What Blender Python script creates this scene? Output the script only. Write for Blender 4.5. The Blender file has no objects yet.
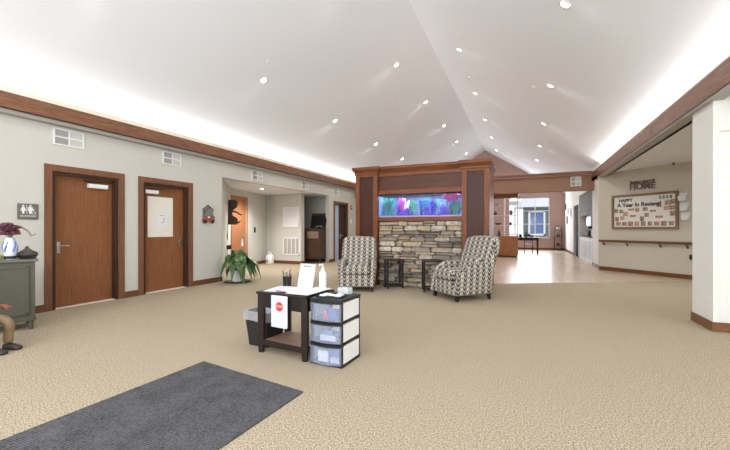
import bpy, bmesh, math, random
from mathutils import Vector, Matrix
random.seed(7)
C = bpy.context.scene.collection
SC = bpy.context.scene
PI = math.pi

# ------------------------------------------------------------------ camera, world, daylight, exposure
cam_d = bpy.data.cameras.new('camera')
cam = bpy.data.objects.new('camera', cam_d); C.objects.link(cam)
cam_d.sensor_width = 36.0
cam_d.lens = 370 / 730 * 36.0
cam_d.shift_y = 3.5 / 730
cam_d.clip_start = 0.05
cam.location = (0, 0, 1.25)
cam.rotation_euler = (PI / 2, 0, math.atan2(160, 370))
SC.camera = cam
SC.view_settings.view_transform = 'Standard'
SC.view_settings.look = 'None'
SC.view_settings.exposure = 0.27
SC.view_settings.gamma = 1.0
SC.view_settings.use_curve_mapping = False
SC.cycles.max_bounces = 8
SC.cycles.diffuse_bounces = 5
SC.cycles.sample_clamp_indirect = 6.0
SC.cycles.caustics_reflective = False
SC.cycles.caustics_refractive = False
SC.cycles.use_denoising = True

world = bpy.data.worlds.new('world'); SC.world = world
world.use_nodes = True
bgn = world.node_tree.nodes['Background']
bgn.inputs[0].default_value = (0.86, 0.92, 1.0, 1)
bgn.inputs[1].default_value = 1.6


def area(name, loc, rot, sx, sy, power, color=(1, 1, 1)):
    d = bpy.data.lights.new(name, 'AREA'); d.shape = 'RECTANGLE'
    d.size = sx; d.size_y = sy; d.energy = power; d.color = color
    o = bpy.data.objects.new(name, d); C.objects.link(o)
    o.location = loc; o.rotation_euler = rot
    return o


# added fill lamp behind the camera, and daylight through the dining room window
area('rear_fill', (-2.0, -3.35, 3.05), (PI / 2, 0, 0), 7.0, 2.8, 400, (0.97, 0.985, 1.0))
area('side_window_daylight', (5.15, 1.6, 1.5), (PI / 2, 0, PI / 2), 4.6, 2.0, 120, (0.95, 0.98, 1.0))
area('dining_window_daylight', (0.2, 23.85, 1.9), (-PI / 2, 0, 0), 2.2, 2.3, 120, (0.88, 0.93, 1.0))
area('passage_daylight', (-7.6, 15.2, 1.6), (-PI / 2, 0, 0), 1.4, 1.8, 45, (0.72, 0.82, 1.0))
# light strips lying in the two coves
area('cove_strip_left', (-6.53, 10.3, 3.165), (PI, math.radians(44), 0), 0.05, 27.0, 225, (1.0, 0.98, 0.955))
area('cove_strip_right', (2.12, 5.4, 3.135), (PI, math.radians(-46), 0), 0.05, 17.4, 105, (1.0, 0.98, 0.955))

# ------------------------------------------------------------------ materials


def lin(c):
    return tuple(((v / 255) / 12.92 if v / 255 <= 0.04045 else ((v / 255 + 0.055) / 1.055) ** 2.4) for v in c) + (1,)


class NT:
    def __init__(s, name):
        s.m = bpy.data.materials.new(name); s.m.use_nodes = True
        s.t = s.m.node_tree; s.b = s.t.nodes['Principled BSDF']; s.out = s.t.nodes['Material Output']

    def n(s, typ, **kw):
        nd = s.t.nodes.new(typ)
        for k, v in kw.items():
            if k.startswith('i_'):
                key = k[2:]; key = int(key) if key.isdigit() else key.replace('_', ' ')
                sk = nd.inputs[key]
                if isinstance(v, bpy.types.NodeSocket): s.t.links.new(v, sk)
                else: sk.default_value = v
            else: setattr(nd, k, v)
        return nd

    def link(s, a, b): s.t.links.new(a, b)

    def math(s, op, a, b=0.0, c=0.0):
        return s.n('ShaderNodeMath', operation=op, i_0=a, i_1=b, i_2=c).outputs[0]

    def mix(s, f, a, b):
        nd = s.n('ShaderNodeMix', data_type='RGBA')
        for k, v in ((0, f), (6, a), (7, b)):
            if isinstance(v, bpy.types.NodeSocket): s.link(v, nd.inputs[k])
            else: nd.inputs[k].default_value = v
        return nd.outputs[2]

    def noise(s, scale, vec=None, detail=3, rough=0.55):
        nd = s.n('ShaderNodeTexNoise', i_Scale=scale, i_Detail=detail, i_Roughness=rough)
        if vec is not None: s.link(vec, nd.inputs['Vector'])
        return nd.outputs[0]

    def ramp(s, f, stops):
        nd = s.n('ShaderNodeValToRGB'); s.link(f, nd.inputs[0]); e = nd.color_ramp.elements
        while len(e) < len(stops): e.new(0.5)
        for q, (p, c) in zip(e, stops): q.position = p; q.color = c
        return nd.outputs[0]

    def coord(s, which='Object'): return s.n('ShaderNodeTexCoord').outputs[which]

    def mapping(s, scale, vec):
        nd = s.n('ShaderNodeMapping'); nd.inputs['Scale'].default_value = scale; s.link(vec, nd.inputs['Vector'])
        return nd.outputs[0]

    def bump(s, h, st=0.3, dist=0.01):
        nd = s.n('ShaderNodeBump', i_Strength=st, i_Distance=dist, i_Height=h); s.link(nd.outputs[0], s.b.inputs['Normal'])

    def base(s, v):
        if isinstance(v, bpy.types.NodeSocket): s.link(v, s.b.inputs['Base Color'])
        else: s.b.inputs['Base Color'].default_value = v
        return s


def plain(name, rgb, rough=0.6, metal=0.0, vary=0.06, scale=9.0, bump=0.0, spec=0.5):
    t = NT(name); c = lin(rgb); d = tuple(v * (1 - vary * 2) for v in c[:3]) + (1,)
    f = t.noise(scale, t.coord())
    t.base(t.mix(f, d, c))
    t.b.inputs['Roughness'].default_value = rough; t.b.inputs['Metallic'].default_value = metal
    t.b.inputs['Specular IOR Level'].default_value = spec
    if bump: t.bump(t.noise(scale * 12, t.coord()), bump, 0.004)
    return t.m


def wood(name, a, b, axis='z', rough=0.38, scale=1.0, spec=0.4):
    t = NT(name); sc = {'x': (1.2, 14, 14), 'y': (14, 1.2, 14), 'z': (14, 14, 1.2)}[axis]
    v = t.mapping(tuple(q * scale for q in sc), t.coord())
    g = t.noise(2.2, v, 6, 0.65)
    fine = t.noise(14, v, 2, 0.5)
    f = t.math('ADD', t.math('MULTIPLY', g, 0.75), t.math('MULTIPLY', fine, 0.25))
    t.base(t.ramp(f, [(0.32, lin(a)), (0.68, lin(b))]))
    t.b.inputs['Roughness'].default_value = rough
    t.b.inputs['Specular IOR Level'].default_value = spec
    t.bump(f, 0.06, 0.002)
    return t.m


def emit(name, rgb, st):
    t = NT(name); t.b.inputs['Base Color'].default_value = lin(rgb)
    t.b.inputs['Emission Color'].default_value = lin(rgb); t.b.inputs['Emission Strength'].default_value = st
    return t.m


def clear(name, rgb, alpha, rough=0.05):
    """clear sheet: part see-through, part surface"""
    t = NT(name); t.b.inputs['Base Color'].default_value = lin(rgb); t.b.inputs['Roughness'].default_value = rough
    tr = t.n('ShaderNodeBsdfTransparent'); tr.inputs[0].default_value = (1, 1, 1, 1)
    mx = t.n('ShaderNodeMixShader'); mx.inputs[0].default_value = alpha
    t.link(tr.outputs[0], mx.inputs[1]); t.link(t.b.outputs[0], mx.inputs[2]); t.link(mx.outputs[0], t.out.inputs[0])
    return t.m


M = {}
M['wall'] = plain('wall_paint', (199, 197, 188), 0.85, vary=0.01, scale=3, bump=0.05)
M['wall_white'] = plain('white_wall_paint', (226, 225, 220), 0.85, vary=0.01, scale=3, bump=0.05)
M['wall_beige'] = plain('beige_wall_paint', (194, 187, 172), 0.85, vary=0.01, scale=3, bump=0.05)
M['mauve'] = plain('mauve_wall_paint', (150, 116, 96), 0.85, vary=0.02, scale=3)
M['pink'] = plain('pink_wall_paint', (176, 146, 138), 0.85, vary=0.02, scale=3)
M['ceiling'] = plain('ceiling_paint', (234, 237, 243), 0.9, vary=0.008, scale=2, bump=0.05)
M['soffit'] = plain('soffit_grey', (172, 168, 162), 0.7, vary=0.02)
M['cream'] = plain('cream_paint', (236, 222, 204), 0.8, vary=0.02)
M['door_wood'] = wood('door_wood', (118, 74, 46), (142, 93, 60), 'z', 0.5, spec=.25)
M['door_wood_light'] = wood('door_wood_light', (146, 92, 58), (172, 114, 76), 'z', 0.42)
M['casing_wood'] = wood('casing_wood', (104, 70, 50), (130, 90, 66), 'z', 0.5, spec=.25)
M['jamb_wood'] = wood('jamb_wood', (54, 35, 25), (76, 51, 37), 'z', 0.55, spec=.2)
M['trim_wood'] = wood('trim_wood', (92, 59, 42), (142, 100, 74), 'y', 0.24, spec=0.5)
M['trim_wood_x'] = wood('trim_wood_crosswise', (112, 72, 52), (150, 102, 76), 'x', 0.35)
M['base_wood'] = wood('base_wood', (92, 58, 38), (120, 78, 52), 'y', 0.45, spec=.3)
M['cherry'] = wood('cherry_wood', (92, 50, 27), (132, 78, 46), 'z', 0.42, spec=.25)
M['cherry_x'] = wood('cherry_wood_crosswise', (92, 51, 28), (132, 78, 46), 'x', 0.42, spec=.25)
M['cherry_dark'] = wood('cherry_panel', (50, 22, 13), (78, 38, 23), 'z', 0.42, spec=.25)
M['cherry_dark_x'] = wood('cherry_panel_crosswise', (66, 34, 20), (98, 54, 32), 'x', 0.42, spec=.25)
M['honey'] = wood('honey_wood', (142, 88, 48), (182, 122, 72), 'z', 0.4)
M['espresso'] = wood('espresso_wood', (30, 23, 21), (46, 36, 32), 'x', 0.5, spec=.25)
M['shelf_wood'] = wood('shelf_wood', (120, 92, 80), (150, 120, 104), 'x', 0.4)
M['walnut'] = wood('walnut_wood', (54, 36, 27), (80, 56, 42), 'z', 0.5, spec=.25)
M['dark_table'] = wood('dark_table_wood', (38, 25, 22), (58, 40, 34), 'x', 0.45, spec=.3)
M['green_grey'] = plain('green_grey_paint', (84, 83, 70), 0.55, vary=0.08, scale=5)
M['black'] = plain('black_plastic', (22, 22, 24), 0.5, spec=.3)
M['charcoal'] = plain('charcoal_plastic', (40, 40, 41), 0.55, spec=.3)
M['dark_metal'] = plain('dark_metal', (64, 60, 58), 0.4, 0.6)
M['steel'] = plain('brushed_steel', (196, 196, 194), 0.28, 0.9)
M['white'] = plain('white_enamel', (228, 228, 226), 0.45, vary=0.01)
M['paper'] = plain('paper', (226, 226, 226), 0.8, vary=0.01)
M['paper_blue'] = plain('cool_paper', (206, 212, 228), 0.7, vary=0.01)
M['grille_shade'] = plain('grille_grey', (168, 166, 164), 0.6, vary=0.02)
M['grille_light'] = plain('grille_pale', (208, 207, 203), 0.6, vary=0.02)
M['ink'] = plain('ink', (44, 40, 40), 0.7)
M['grey_ink'] = plain('grey_ink', (150, 150, 156), 0.8)
M['red'] = plain('red_print', (196, 62, 58), 0.6)
M['sign_brown'] = plain('sign_brown', (112, 104, 96), 0.5)
M['leaf'] = plain('leaf', (70, 100, 52), 0.42, vary=0.25, scale=14)
M['leaf_b'] = plain('leaf_pale', (122, 152, 92), 0.42, vary=0.2, scale=14)
M['lamp'] = emit('lamp_lens', (255, 246, 234), 30)
M['glass'] = clear('clear_glass', (235, 240, 245), 0.03)
M['acrylic'] = clear('clear_acrylic', (236, 238, 242), 0.35)
M['drawer'] = clear('frosted_plastic', (196, 208, 236), 0.24, 0.3)
M['water'] = clear('tank_water', (120, 150, 255), 0.02)
M['bag'] = clear('thin_bag_plastic', (206, 208, 212), 0.5, 0.3)


def carpet():
    t = NT('carpet'); v = t.coord()
    n1 = t.noise(160, v, 2, 0.8); n2 = t.noise(0.8, v, 2); n3 = t.noise(80, v, 2, 0.75)
    f = t.math('ADD', t.math('MULTIPLY', n1, 0.55), t.math('MULTIPLY', n3, 0.45))
    c = t.ramp(f, [(0.38, lin((76, 67, 54))), (0.49, lin((162, 147, 124))), (0.61, lin((214, 201, 178)))])
    c2 = t.mix(t.math('MULTIPLY', n2, 0.22), c, lin((160, 147, 124)))
    t.base(c2); t.b.inputs['Roughness'].default_value = 0.95; t.b.inputs['Specular IOR Level'].default_value = 0.1
    t.bump(f, 0.2, 0.004)
    return t.m


def mat_material():
    t = NT('ribbed_mat'); v = t.coord()
    n1 = t.noise(70, v, 3, 0.7); n2 = t.noise(5, v, 3)
    w = t.n('ShaderNodeTexWave', i_Scale=22.0, i_Distortion=0.6, bands_direction='Y'); t.link(v, w.inputs['Vector'])
    f = t.math('ADD', t.math('MULTIPLY', n1, 0.6), t.math('ADD', t.math('MULTIPLY', n2, 0.25), t.math('MULTIPLY', w.outputs[0] if False else w.outputs[1], 0.16)))
    t.base(t.ramp(f, [(0.34, lin((48, 48, 50))), (0.68, lin((106, 106, 107)))]))
    t.b.inputs['Roughness'].default_value = 0.95; t.b.inputs['Specular IOR Level'].default_value = 0.1
    t.bump(f, 0.5, 0.008)
    return t.m


def vinyl():
    t = NT('vinyl_planks'); v = t.coord()
    mp = t.n('ShaderNodeMapping'); mp.inputs['Rotation'].default_value = (0, 0, PI / 2); t.link(v, mp.inputs['Vector'])
    br = t.n('ShaderNodeTexBrick', i_Scale=1.0)
    br.inputs['Brick Width'].default_value = 1.2; br.inputs['Row Height'].default_value = 0.16; br.inputs['Mortar Size'].default_value = 0.004
    br.inputs['Color1'].default_value = lin((186, 164, 144)); br.inputs['Color2'].default_value = lin((206, 187, 168)); br.inputs['Mortar'].default_value = lin((140, 120, 104))
    t.link(mp.outputs[0], br.inputs['Vector'])
    g = t.noise(3, t.mapping((12, 1.0, 1), v), 4)
    t.base(t.mix(t.math('MULTIPLY', g, 0.35), br.outputs[0], lin((172, 150, 130))))
    t.b.inputs['Roughness'].default_value = 0.3; t.b.inputs['Specular IOR Level'].default_value = 0.5
    return t.m


def fabric():
    t = NT('patterned_fabric'); tc = t.n('ShaderNodeTexCoord')
    so = t.n('ShaderNodeSeparateXYZ'); t.link(tc.outputs['Object'], so.inputs[0])
    sn = t.n('ShaderNodeSeparateXYZ'); t.link(tc.outputs['Normal'], sn.inputs[0])
    side = t.math('GREATER_THAN', t.math('ABSOLUTE', sn.outputs[0]), 0.72)
    mixf = lambda f, a, b: t.math('ADD', t.math('MULTIPLY', a, t.math('SUBTRACT', 1.0, f)), t.math('MULTIPLY', b, f))
    u = mixf(side, so.outputs[0], so.outputs[1])
    v = mixf(t.math('GREATER_THAN', sn.outputs[2], 0.75), so.outputs[2], so.outputs[1])
    s = t.math('FRACT', t.math('ADD', t.math('DIVIDE', u, 0.125), 10.5))
    a = t.math('MULTIPLY', t.math('ABSOLUTE', t.math('SUBTRACT', s, 0.5)), 2.0)
    s2 = t.math('FRACT', t.math('ADD', t.math('DIVIDE', u, 0.0625), 20.0))
    a2 = t.math('MULTIPLY', t.math('ABSOLUTE', t.math('SUBTRACT', s2, 0.5)), 2.0)
    z = t.math('FRACT', t.math('ADD', t.math('ADD', t.math('DIVIDE', v, 0.077), 20.0), t.math('MULTIPLY', a2, 0.6)))
    dark = t.math('LESS_THAN', a, 0.58)
    c_d = t.mix(t.math('GREATER_THAN', z, 0.56), lin((66, 64, 66)), lin((168, 161, 148)))
    c_l = t.mix(t.math('GREATER_THAN', z, 0.66), lin((196, 189, 176)), lin((124, 116, 106)))
    t.base(t.mix(dark, c_l, c_d)); t.b.inputs['Roughness'].default_value = 0.9; t.b.inputs['Specular IOR Level'].default_value = 0.15
    t.bump(t.noise(180, tc.outputs['Object']), 0.2, 0.003)
    return t.m


def stone():
    t = NT('ledge_stone'); at = t.n('ShaderNodeVertexColor', layer_name='Col')
    n1 = t.noise(16, t.coord(), 5, 0.7)
    t.base(t.mix(t.ramp(n1, [(0.34, (0.6, 0.6, 0.6, 1)), (0.7, (0, 0, 0, 1))]), at.outputs[0], lin((104, 93, 82))))
    t.b.inputs['Roughness'].default_value = 0.9; t.b.inputs['Specular IOR Level'].default_value = 0.2
    t.bump(t.noise(34, t.coord(), 5, 0.7), 0.6, 0.02)
    return t.m


M['carpet'] = carpet(); M['mat'] = mat_material(); M['vinyl'] = vinyl(); M['fabric'] = fabric(); M['stone'] = stone()

# ------------------------------------------------------------------ mesh helpers


class MB:
    def __init__(s): s.bm = bmesh.new()

    def _take(s, b, mtx=None):
        if mtx is not None: bmesh.ops.transform(b, matrix=mtx, verts=b.verts)
        me = bpy.data.meshes.new('tmp'); b.to_mesh(me); b.free(); s.bm.from_mesh(me); bpy.data.meshes.remove(me)
        return s

    def box(s, x0, x1, y0, y1, z0, z1, bev=0.0, seg=2, mtx=None):
        b = bmesh.new(); bmesh.ops.create_cube(b, size=1.0)
        for v in b.verts:
            v.co = Vector((x0 + (v.co.x + .5) * (x1 - x0), y0 + (v.co.y + .5) * (y1 - y0), z0 + (v.co.z + .5) * (z1 - z0)))
        if bev: bmesh.ops.bevel(b, geom=b.edges[:], offset=bev, segments=seg, affect='EDGES', profile=0.6)
        return s._take(b, mtx)

    def pad(s, x0, x1, y0, y1, z0, z1, r, n=10, fn=None, mtx=None):
        """rounded block; fn bends each point"""
        b = bmesh.new(); bmesh.ops.create_cube(b, size=2.0)
        bmesh.ops.subdivide_edges(b, edges=b.edges[:], cuts=n, use_grid_fill=True)
        h = Vector(((x1 - x0) / 2, (y1 - y0) / 2, (z1 - z0) / 2)); c = Vector(((x0 + x1) / 2, (y0 + y1) / 2, (z0 + z1) / 2))
        for v in b.verts:
            p = Vector(v.co[i] * h[i] for i in range(3))
            q = Vector(max(-(h[i] - r), min(h[i] - r, p[i])) for i in range(3))
            d = p - q
            if d.length > 1e-6: d = d.normalized() * r
            p = q + d + c
            v.co = fn(p) if fn else p
        return s._take(b, mtx)

    def cyl(s, p0, p1, r0, r1=None, n=16, caps=True):
        r1 = r0 if r1 is None else r1; p0, p1 = Vector(p0), Vector(p1); d = p1 - p0
        b = bmesh.new(); bmesh.ops.create_cone(b, cap_ends=caps, segments=n, radius1=r0, radius2=r1, depth=d.length)
        q = d.to_track_quat('Z', 'Y').to_matrix().to_4x4()
        return s._take(b, Matrix.Translation((p0 + p1) / 2) @ q)

    def tube(s, pts, r, n=8):
        pts = [Vector(p) for p in pts]; rs = r if isinstance(r, (list, tuple)) else [r] * len(pts)
        rings = []; up = Vector((0.13, 0.31, 0.94))
        for i, p in enumerate(pts):
            d = (pts[min(i + 1, len(pts) - 1)] - pts[max(i - 1, 0)]).normalized()
            a = d.cross(up)
            if a.length < 1e-3: a = d.cross(Vector((1, 0, 0)))
            a.normalize(); c = d.cross(a)
            rings.append([s.bm.verts.new(p + (a * math.cos(2 * PI * k / n) + c * math.sin(2 * PI * k / n)) * rs[i]) for k in range(n)])
        for i in range(len(rings) - 1):
            for k in range(n):
                s.bm.faces.new((rings[i][k], rings[i][(k + 1) % n], rings[i + 1][(k + 1) % n], rings[i + 1][k]))
        s.bm.faces.new(rings[0][::-1]); s.bm.faces.new(rings[-1])
        return s

    def lathe(s, prof, cx=0, cy=0, n=24):
        rings = []
        for r, z in prof:
            rings.append([s.bm.verts.new((cx + max(r, 1e-4) * math.cos(2 * PI * k / n), cy + max(r, 1e-4) * math.sin(2 * PI * k / n), z)) for k in range(n)])
        for i in range(len(rings) - 1):
            for k in range(n):
                s.bm.faces.new((rings[i][k], rings[i][(k + 1) % n], rings[i + 1][(k + 1) % n], rings[i + 1][k]))
        s.bm.faces.new(rings[0][::-1]); s.bm.faces.new(rings[-1])
        return s

    def prism(s, poly, y0, y1):
        """outline in local x/z, from depth y0 to y1"""
        a = [s.bm.verts.new((x, y0, z)) for x, z in poly]; b = [s.bm.verts.new((x, y1, z)) for x, z in poly]
        s.bm.faces.new(a); s.bm.faces.new(b[::-1]); k = len(poly)
        for i in range(k): s.bm.faces.new((a[i], b[i], b[(i + 1) % k], a[(i + 1) % k]))
        return s

    def slab(s, poly, z0, z1):
        """outline in x/y, from z0 to z1"""
        a = [s.bm.verts.new((x, y, z0)) for x, y in poly]; b = [s.bm.verts.new((x, y, z1)) for x, y in poly]
        s.bm.faces.new(a[::-1]); s.bm.faces.new(b); k = len(poly)
        for i in range(k): s.bm.faces.new((a[i], a[(i + 1) % k], b[(i + 1) % k], b[i]))
        return s

    def face(s, pts):
        s.bm.faces.new([s.bm.verts.new(p) for p in pts]); return s

    def crown(s, x0, x1, y0, y1, prof):
        """moulding round a rectangle; prof = (overhang, z) from bottom to top"""
        rings = []
        for o, z in prof:
            rings.append([s.bm.verts.new(p) for p in ((x0 - o, y0 - o, z), (x1 + o, y0 - o, z), (x1 + o, y1 + o, z), (x0 - o, y1 + o, z))])
        for i in range(len(rings) - 1):
            for k in range(4): s.bm.faces.new((rings[i][k], rings[i][(k + 1) % 4], rings[i + 1][(k + 1) % 4], rings[i + 1][k]))
        s.bm.faces.new(rings[0][::-1]); s.bm.faces.new(rings[-1])
        return s

    def seg(s, p, q, t, z0, z1):
        """upright board whose face runs from p to q on plan, thickness t to the left of p->q"""
        p, q = Vector(p), Vector(q); d = (q - p).normalized(); n = Vector((-d.y, d.x)) * t
        return s.slab([tuple(p), tuple(q), tuple(q + n), tuple(p + n)], z0, z1)

    def build(s, name, mat, parent=None, smooth=False, sharp=40):
        bmesh.ops.recalc_face_normals(s.bm, faces=s.bm.faces[:])
        me = bpy.data.meshes.new(name); s.bm.to_mesh(me); s.bm.free()
        o = bpy.data.objects.new(name, me); C.objects.link(o)
        for m in (mat if isinstance(mat, (list, tuple)) else [mat]): me.materials.append(m)
        if parent: o.parent = parent
        if smooth:
            for p in me.polygons: p.use_smooth = True
            me.set_sharp_from_angle(angle=math.radians(sharp))
        return o


def thing(name, label, cat, loc=(0, 0, 0), rotz=0.0, group=None):
    o = bpy.data.objects.new(name, None); C.objects.link(o); o.empty_display_size = 0.1
    o.location = loc; o.rotation_euler = (0, 0, rotz); o['label'] = label; o['category'] = cat
    if group: o['group'] = group
    return o


def tag(o, label, cat, group=None):
    o['label'] = label; o['category'] = cat
    if group: o['group'] = group
    return o


def struct(o): o['kind'] = 'structure'; return o


def dup(root, loc, rotz=None, label=None):
    r = root.copy(); C.objects.link(r); r.location = loc
    if rotz is not None: r.rotation_euler = (0, 0, rotz)
    if label: r['label'] = label
    for ch in list(root.children):
        c = ch.copy(); C.objects.link(c); c.parent = r
        for g in list(ch.children):
            d = g.copy(); C.objects.link(d); d.parent = c
    return r


def text(name, body, size, mat, loc, parent=None, rot=(PI / 2, 0, 0), ext=0.002, align='CENTER', bold=0.0, sx=1.0):
    cu = bpy.data.curves.new(name, 'FONT'); cu.body = body; cu.size = size; cu.extrude = ext; cu.align_x = align; cu.align_y = 'CENTER'; cu.offset = bold
    cu.materials.append(mat); cu.resolution_u = 4
    tmp = bpy.data.objects.new(name + '_tmp', cu); C.objects.link(tmp)
    me = bpy.data.meshes.new_from_object(tmp.evaluated_get(bpy.context.evaluated_depsgraph_get())); bpy.data.objects.remove(tmp)
    o = bpy.data.objects.new(name, me); C.objects.link(o); o.location = loc; o.rotation_euler = rot; o.scale = (sx, 1, 1)
    if parent: o.parent = parent
    return o


# ================================================================== THE SETTING
XL, XR, XRIDGE, ZRIDGE, ZEAVE = -6.62, 2.2, -2.27, 6.1, 3.2
YB, YF = -3.5, 24.0
SL = (ZRIDGE - ZEAVE) / (XRIDGE - XL); SR = (ZRIDGE - ZEAVE) / (XR - XRIDGE)


def ceil_z(x): return ZEAVE + SL * (x - XL) if x < XRIDGE else ZEAVE + SR * (XR - x)


struct(MB().slab([(-10, YB), (5.3, YB), (5.3, 12.04), (-.63, 8.89), (-3.6, 8.8), (-3.6, 24.2), (-10, 24.2)], -0.1, 0).build('floor', M['carpet']))
struct(MB().slab([(-3.6, 8.8), (-.63, 8.89), (5.3, 12.04), (5.3, 24.2), (-3.6, 24.2)], -0.1, 0).build('floor_dining', M['vinyl']))

# vaulted ceiling, two slopes with thickness
m = MB()
m.prism([(XL - .3, ZEAVE - .3 * SL), (XRIDGE, ZRIDGE), (XR + .3, ZEAVE - .3 * SR), (XR + .3, ZEAVE - .3 * SR + .12), (XRIDGE, ZRIDGE + .12), (XL - .3, ZEAVE - .3 * SL + .12)], YB, YF + .2)
struct(m.build('ceiling', M['ceiling']))

# left wall with its openings
D1 = (3.28, 4.29); D2 = (4.75, 5.78); AL = (6.73, 11.97); D4 = (12.40, 13.46)
m = MB()
for y0, y1, z0 in ((YB, D1[0], 0), (D1[0], D1[1], 2.13), (D1[1], D2[0], 0), (D2[0], D2[1], 2.13), (D2[1], AL[0], 0), (AL[0], AL[1], 2.47), (AL[1], D4[0], 0), (D4[0], D4[1], 2.22), (D4[1], YF, 0)):
    m.box(XL - .14, XL, y0, y1, z0, ZEAVE)
struct(m.build('wall_left', M['wall']))

# alcove behind the left wall
m = MB()
m.seg((-6.62, 6.73), (-8.1, 8.55), .1, 0, 2.47)
m.seg((-8.1, 8.55), (-8.12, 8.66), .1, 0, 2.47); m.seg((-8.12, 8.66), (-8.34, 9.54), .1, 2.2, 2.47); m.seg((-8.34, 9.54), (-8.72, 11.12), .1, 0, 2.47)
m.box(-8.9, -6.9, 12.6, 12.75, 0, 2.6); m.box(-8.85, -8.2, 11.05, 11.2, 0, 2.47)
m.box(-8.9, -8.6, 11.2, 12.6, 0, 2.47)
struct(m.build('wall_alcove', M['wall']))
struct(MB().box(-8.30, -7.16, 10.95, 11.15, 0, 2.47).build('wall_pier', M['wall']))
struct(MB().box(-8.9, XL - .14, 6.6, 12.75, 2.47, 2.6).build('ceiling_alcove', M['ceiling']))

# small passage seen through the far doorway
m = MB()
m.box(-8.9, -8.8, 12.75, 15.6, 0, 2.6); m.box(-8.8, XL - .14, 15.5, 15.6, 0, 2.6)
struct(m.build('wall_passage', M['wall_white']))
struct(MB().box(-8.9, XL - .14, 12.75, 15.6, 2.6, 2.7).build('ceiling_passage', M['ceiling']))

# wall behind the camera; tall unseen glazing added to go with the fill lamp
m = MB()
for x0, x1, z0, z1 in ((-6.8, -5.6, 0, 6.2), (1.6, 5.4, 0, 6.2), (-5.6, 1.6, 4.5, 6.2), (-5.6, 1.6, 0, .3)): m.box(x0, x1, YB - .2, YB, z0, z1)
struct(m.build('wall_rear', M['wall']))
m = MB()
for x in (-5.6, -3.8, -2.0, -.2, 1.55): m.box(x, x + .05, YB - .12, YB - .06, .3, 4.5)
m.box(-5.6, 1.6, YB - .12, YB - .06, .3, .36); m.box(-5.6, 1.6, YB - .12, YB - .06, 4.44, 4.5)
m.box(-5.6, 1.6, YB - .12, YB - .06, 2.6, 2.66)
struct(m.build('added_window', M['white']))
# right hand side near the camera
m = MB()
m.box(5.3, 5.45, YB, -.8, 0, 2.9); m.box(5.3, 5.45, 4.0, 12.04, 0, 2.9); m.box(5.3, 5.45, -.8, 4.0, 0, .45); m.box(5.3, 5.45, -.8, 4.0, 2.5, 2.9)
struct(m.build('wall_right', M['wall_white']))

# column and the recessed wall beside it
m = MB()
m.box(2.1, 2.155, 5.81, 6.42, 0, 2.9); m.box(2.155, 5.3, 5.86, 6.42, 0, 2.9); m.box(2.155, 5.3, 5.81, 5.86, 2.43, 2.9)
struct(m.build('wall_column', M['wall_white']))

# diagonal notice-board wall, soffit above it
dv = Vector((1, -1)).normalized()
m = MB(); m.seg((2.06, 13.19), (5.3, 9.95), .15, 0, 2.9)
struct(m.build('wall_diagonal', M['wall_beige']))
struct(MB().slab([(2.2, YB), (5.4, YB), (5.4, 13.3), (2.2, 13.3)], 2.9, 3.0).build('ceiling_side', M['ceiling']))

# right wall of the dining room: pier, kitchen niche, dark doorway, far wall
m = MB()
m.box(2.1, 2.3, 13.17, 14.6, 0, 3.3)
m.box(2.1, 2.3, 14.6, 18.0, 2.62, 3.3)
m.box(2.1, 2.3, 18.0, 18.25, 0, 3.3)
m.box(2.1, 2.3, 18.25, 19.65, 2.2, 3.3)
m.box(2.1, 2.3, 19.65, YF, 0, 3.3)
m.box(2.8, 2.9, 14.5, 18.1, 0, 2.7); m.box(2.3, 2.9, 14.5, 14.6, 0, 2.7); m.box(2.3, 2.9, 18.0, 18.1, 0, 2.7); m.box(2.3, 2.9, 14.6, 18.0, 2.62, 2.7)
struct(m.build('wall_dining_right', M['wall_white']))
m = MB(); m.box(2.2, 2.4, YB, 13.17, 2.9, 3.3); struct(m.build('wall_cove_right', M['cream']))

# header across the hall and wall under its hidden left end
struct(MB().box(XL, 2.1, 14.2, 14.5, 2.52, 3.12).build('wall_header', M['mauve']))
struct(MB().box(XL, -3.5, 14.25, 14.45, 0, 2.52).build('wall_back_left', M['wall']))
# end wall with window opening
WX0, WX1, WZ0, WZ1 = -.9, 1.32, .72, 3.08
m = MB()
m.box(XL, WX0, YF, YF + .2, 0, 3.2); m.box(WX1, 2.3, YF, YF + .2, 0, 3.2); m.box(WX0, WX1, YF, YF + .2, 0, WZ0); m.box(WX0, WX1, YF, YF + .2, WZ1, 3.2)
m.prism([(XL, 3.2), (XR + .1, 3.2), (XRIDGE, 6.15)], YF, YF + .2)
struct(m.build('wall_end', M['pink']))
m = MB()
F = .05
m.box(WX0, WX0 + F, YF + .05, YF + .12, WZ0, WZ1); m.box(WX1 - F, WX1, YF + .05, YF + .12, WZ0, WZ1); m.box(WX0, WX1, YF + .05, YF + .12, WZ0, WZ0 + F); m.box(WX0, WX1, YF + .05, YF + .12, WZ1 - F, WZ1)
for x in (-.30, .52): m.box(x, x + F, YF + .06, YF + .11, WZ0, WZ1)
for z in (1.49, 2.27): m.box(WX0, WX1, YF + .06, YF + .11, z, z + F * .8)
w = struct(m.build('window_1', M['white']))
MB().box(WX0 + .02, WX1 - .02, YF + .08, YF + .085, WZ0 + .02, WZ1 - .02).build('pane', M['glass'], w)
MB().box(WX0 - .04, WX1 + .04, YF - .06, YF + .05, WZ0 - .04, WZ0).build('window_sill', M['white'], w)

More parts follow.
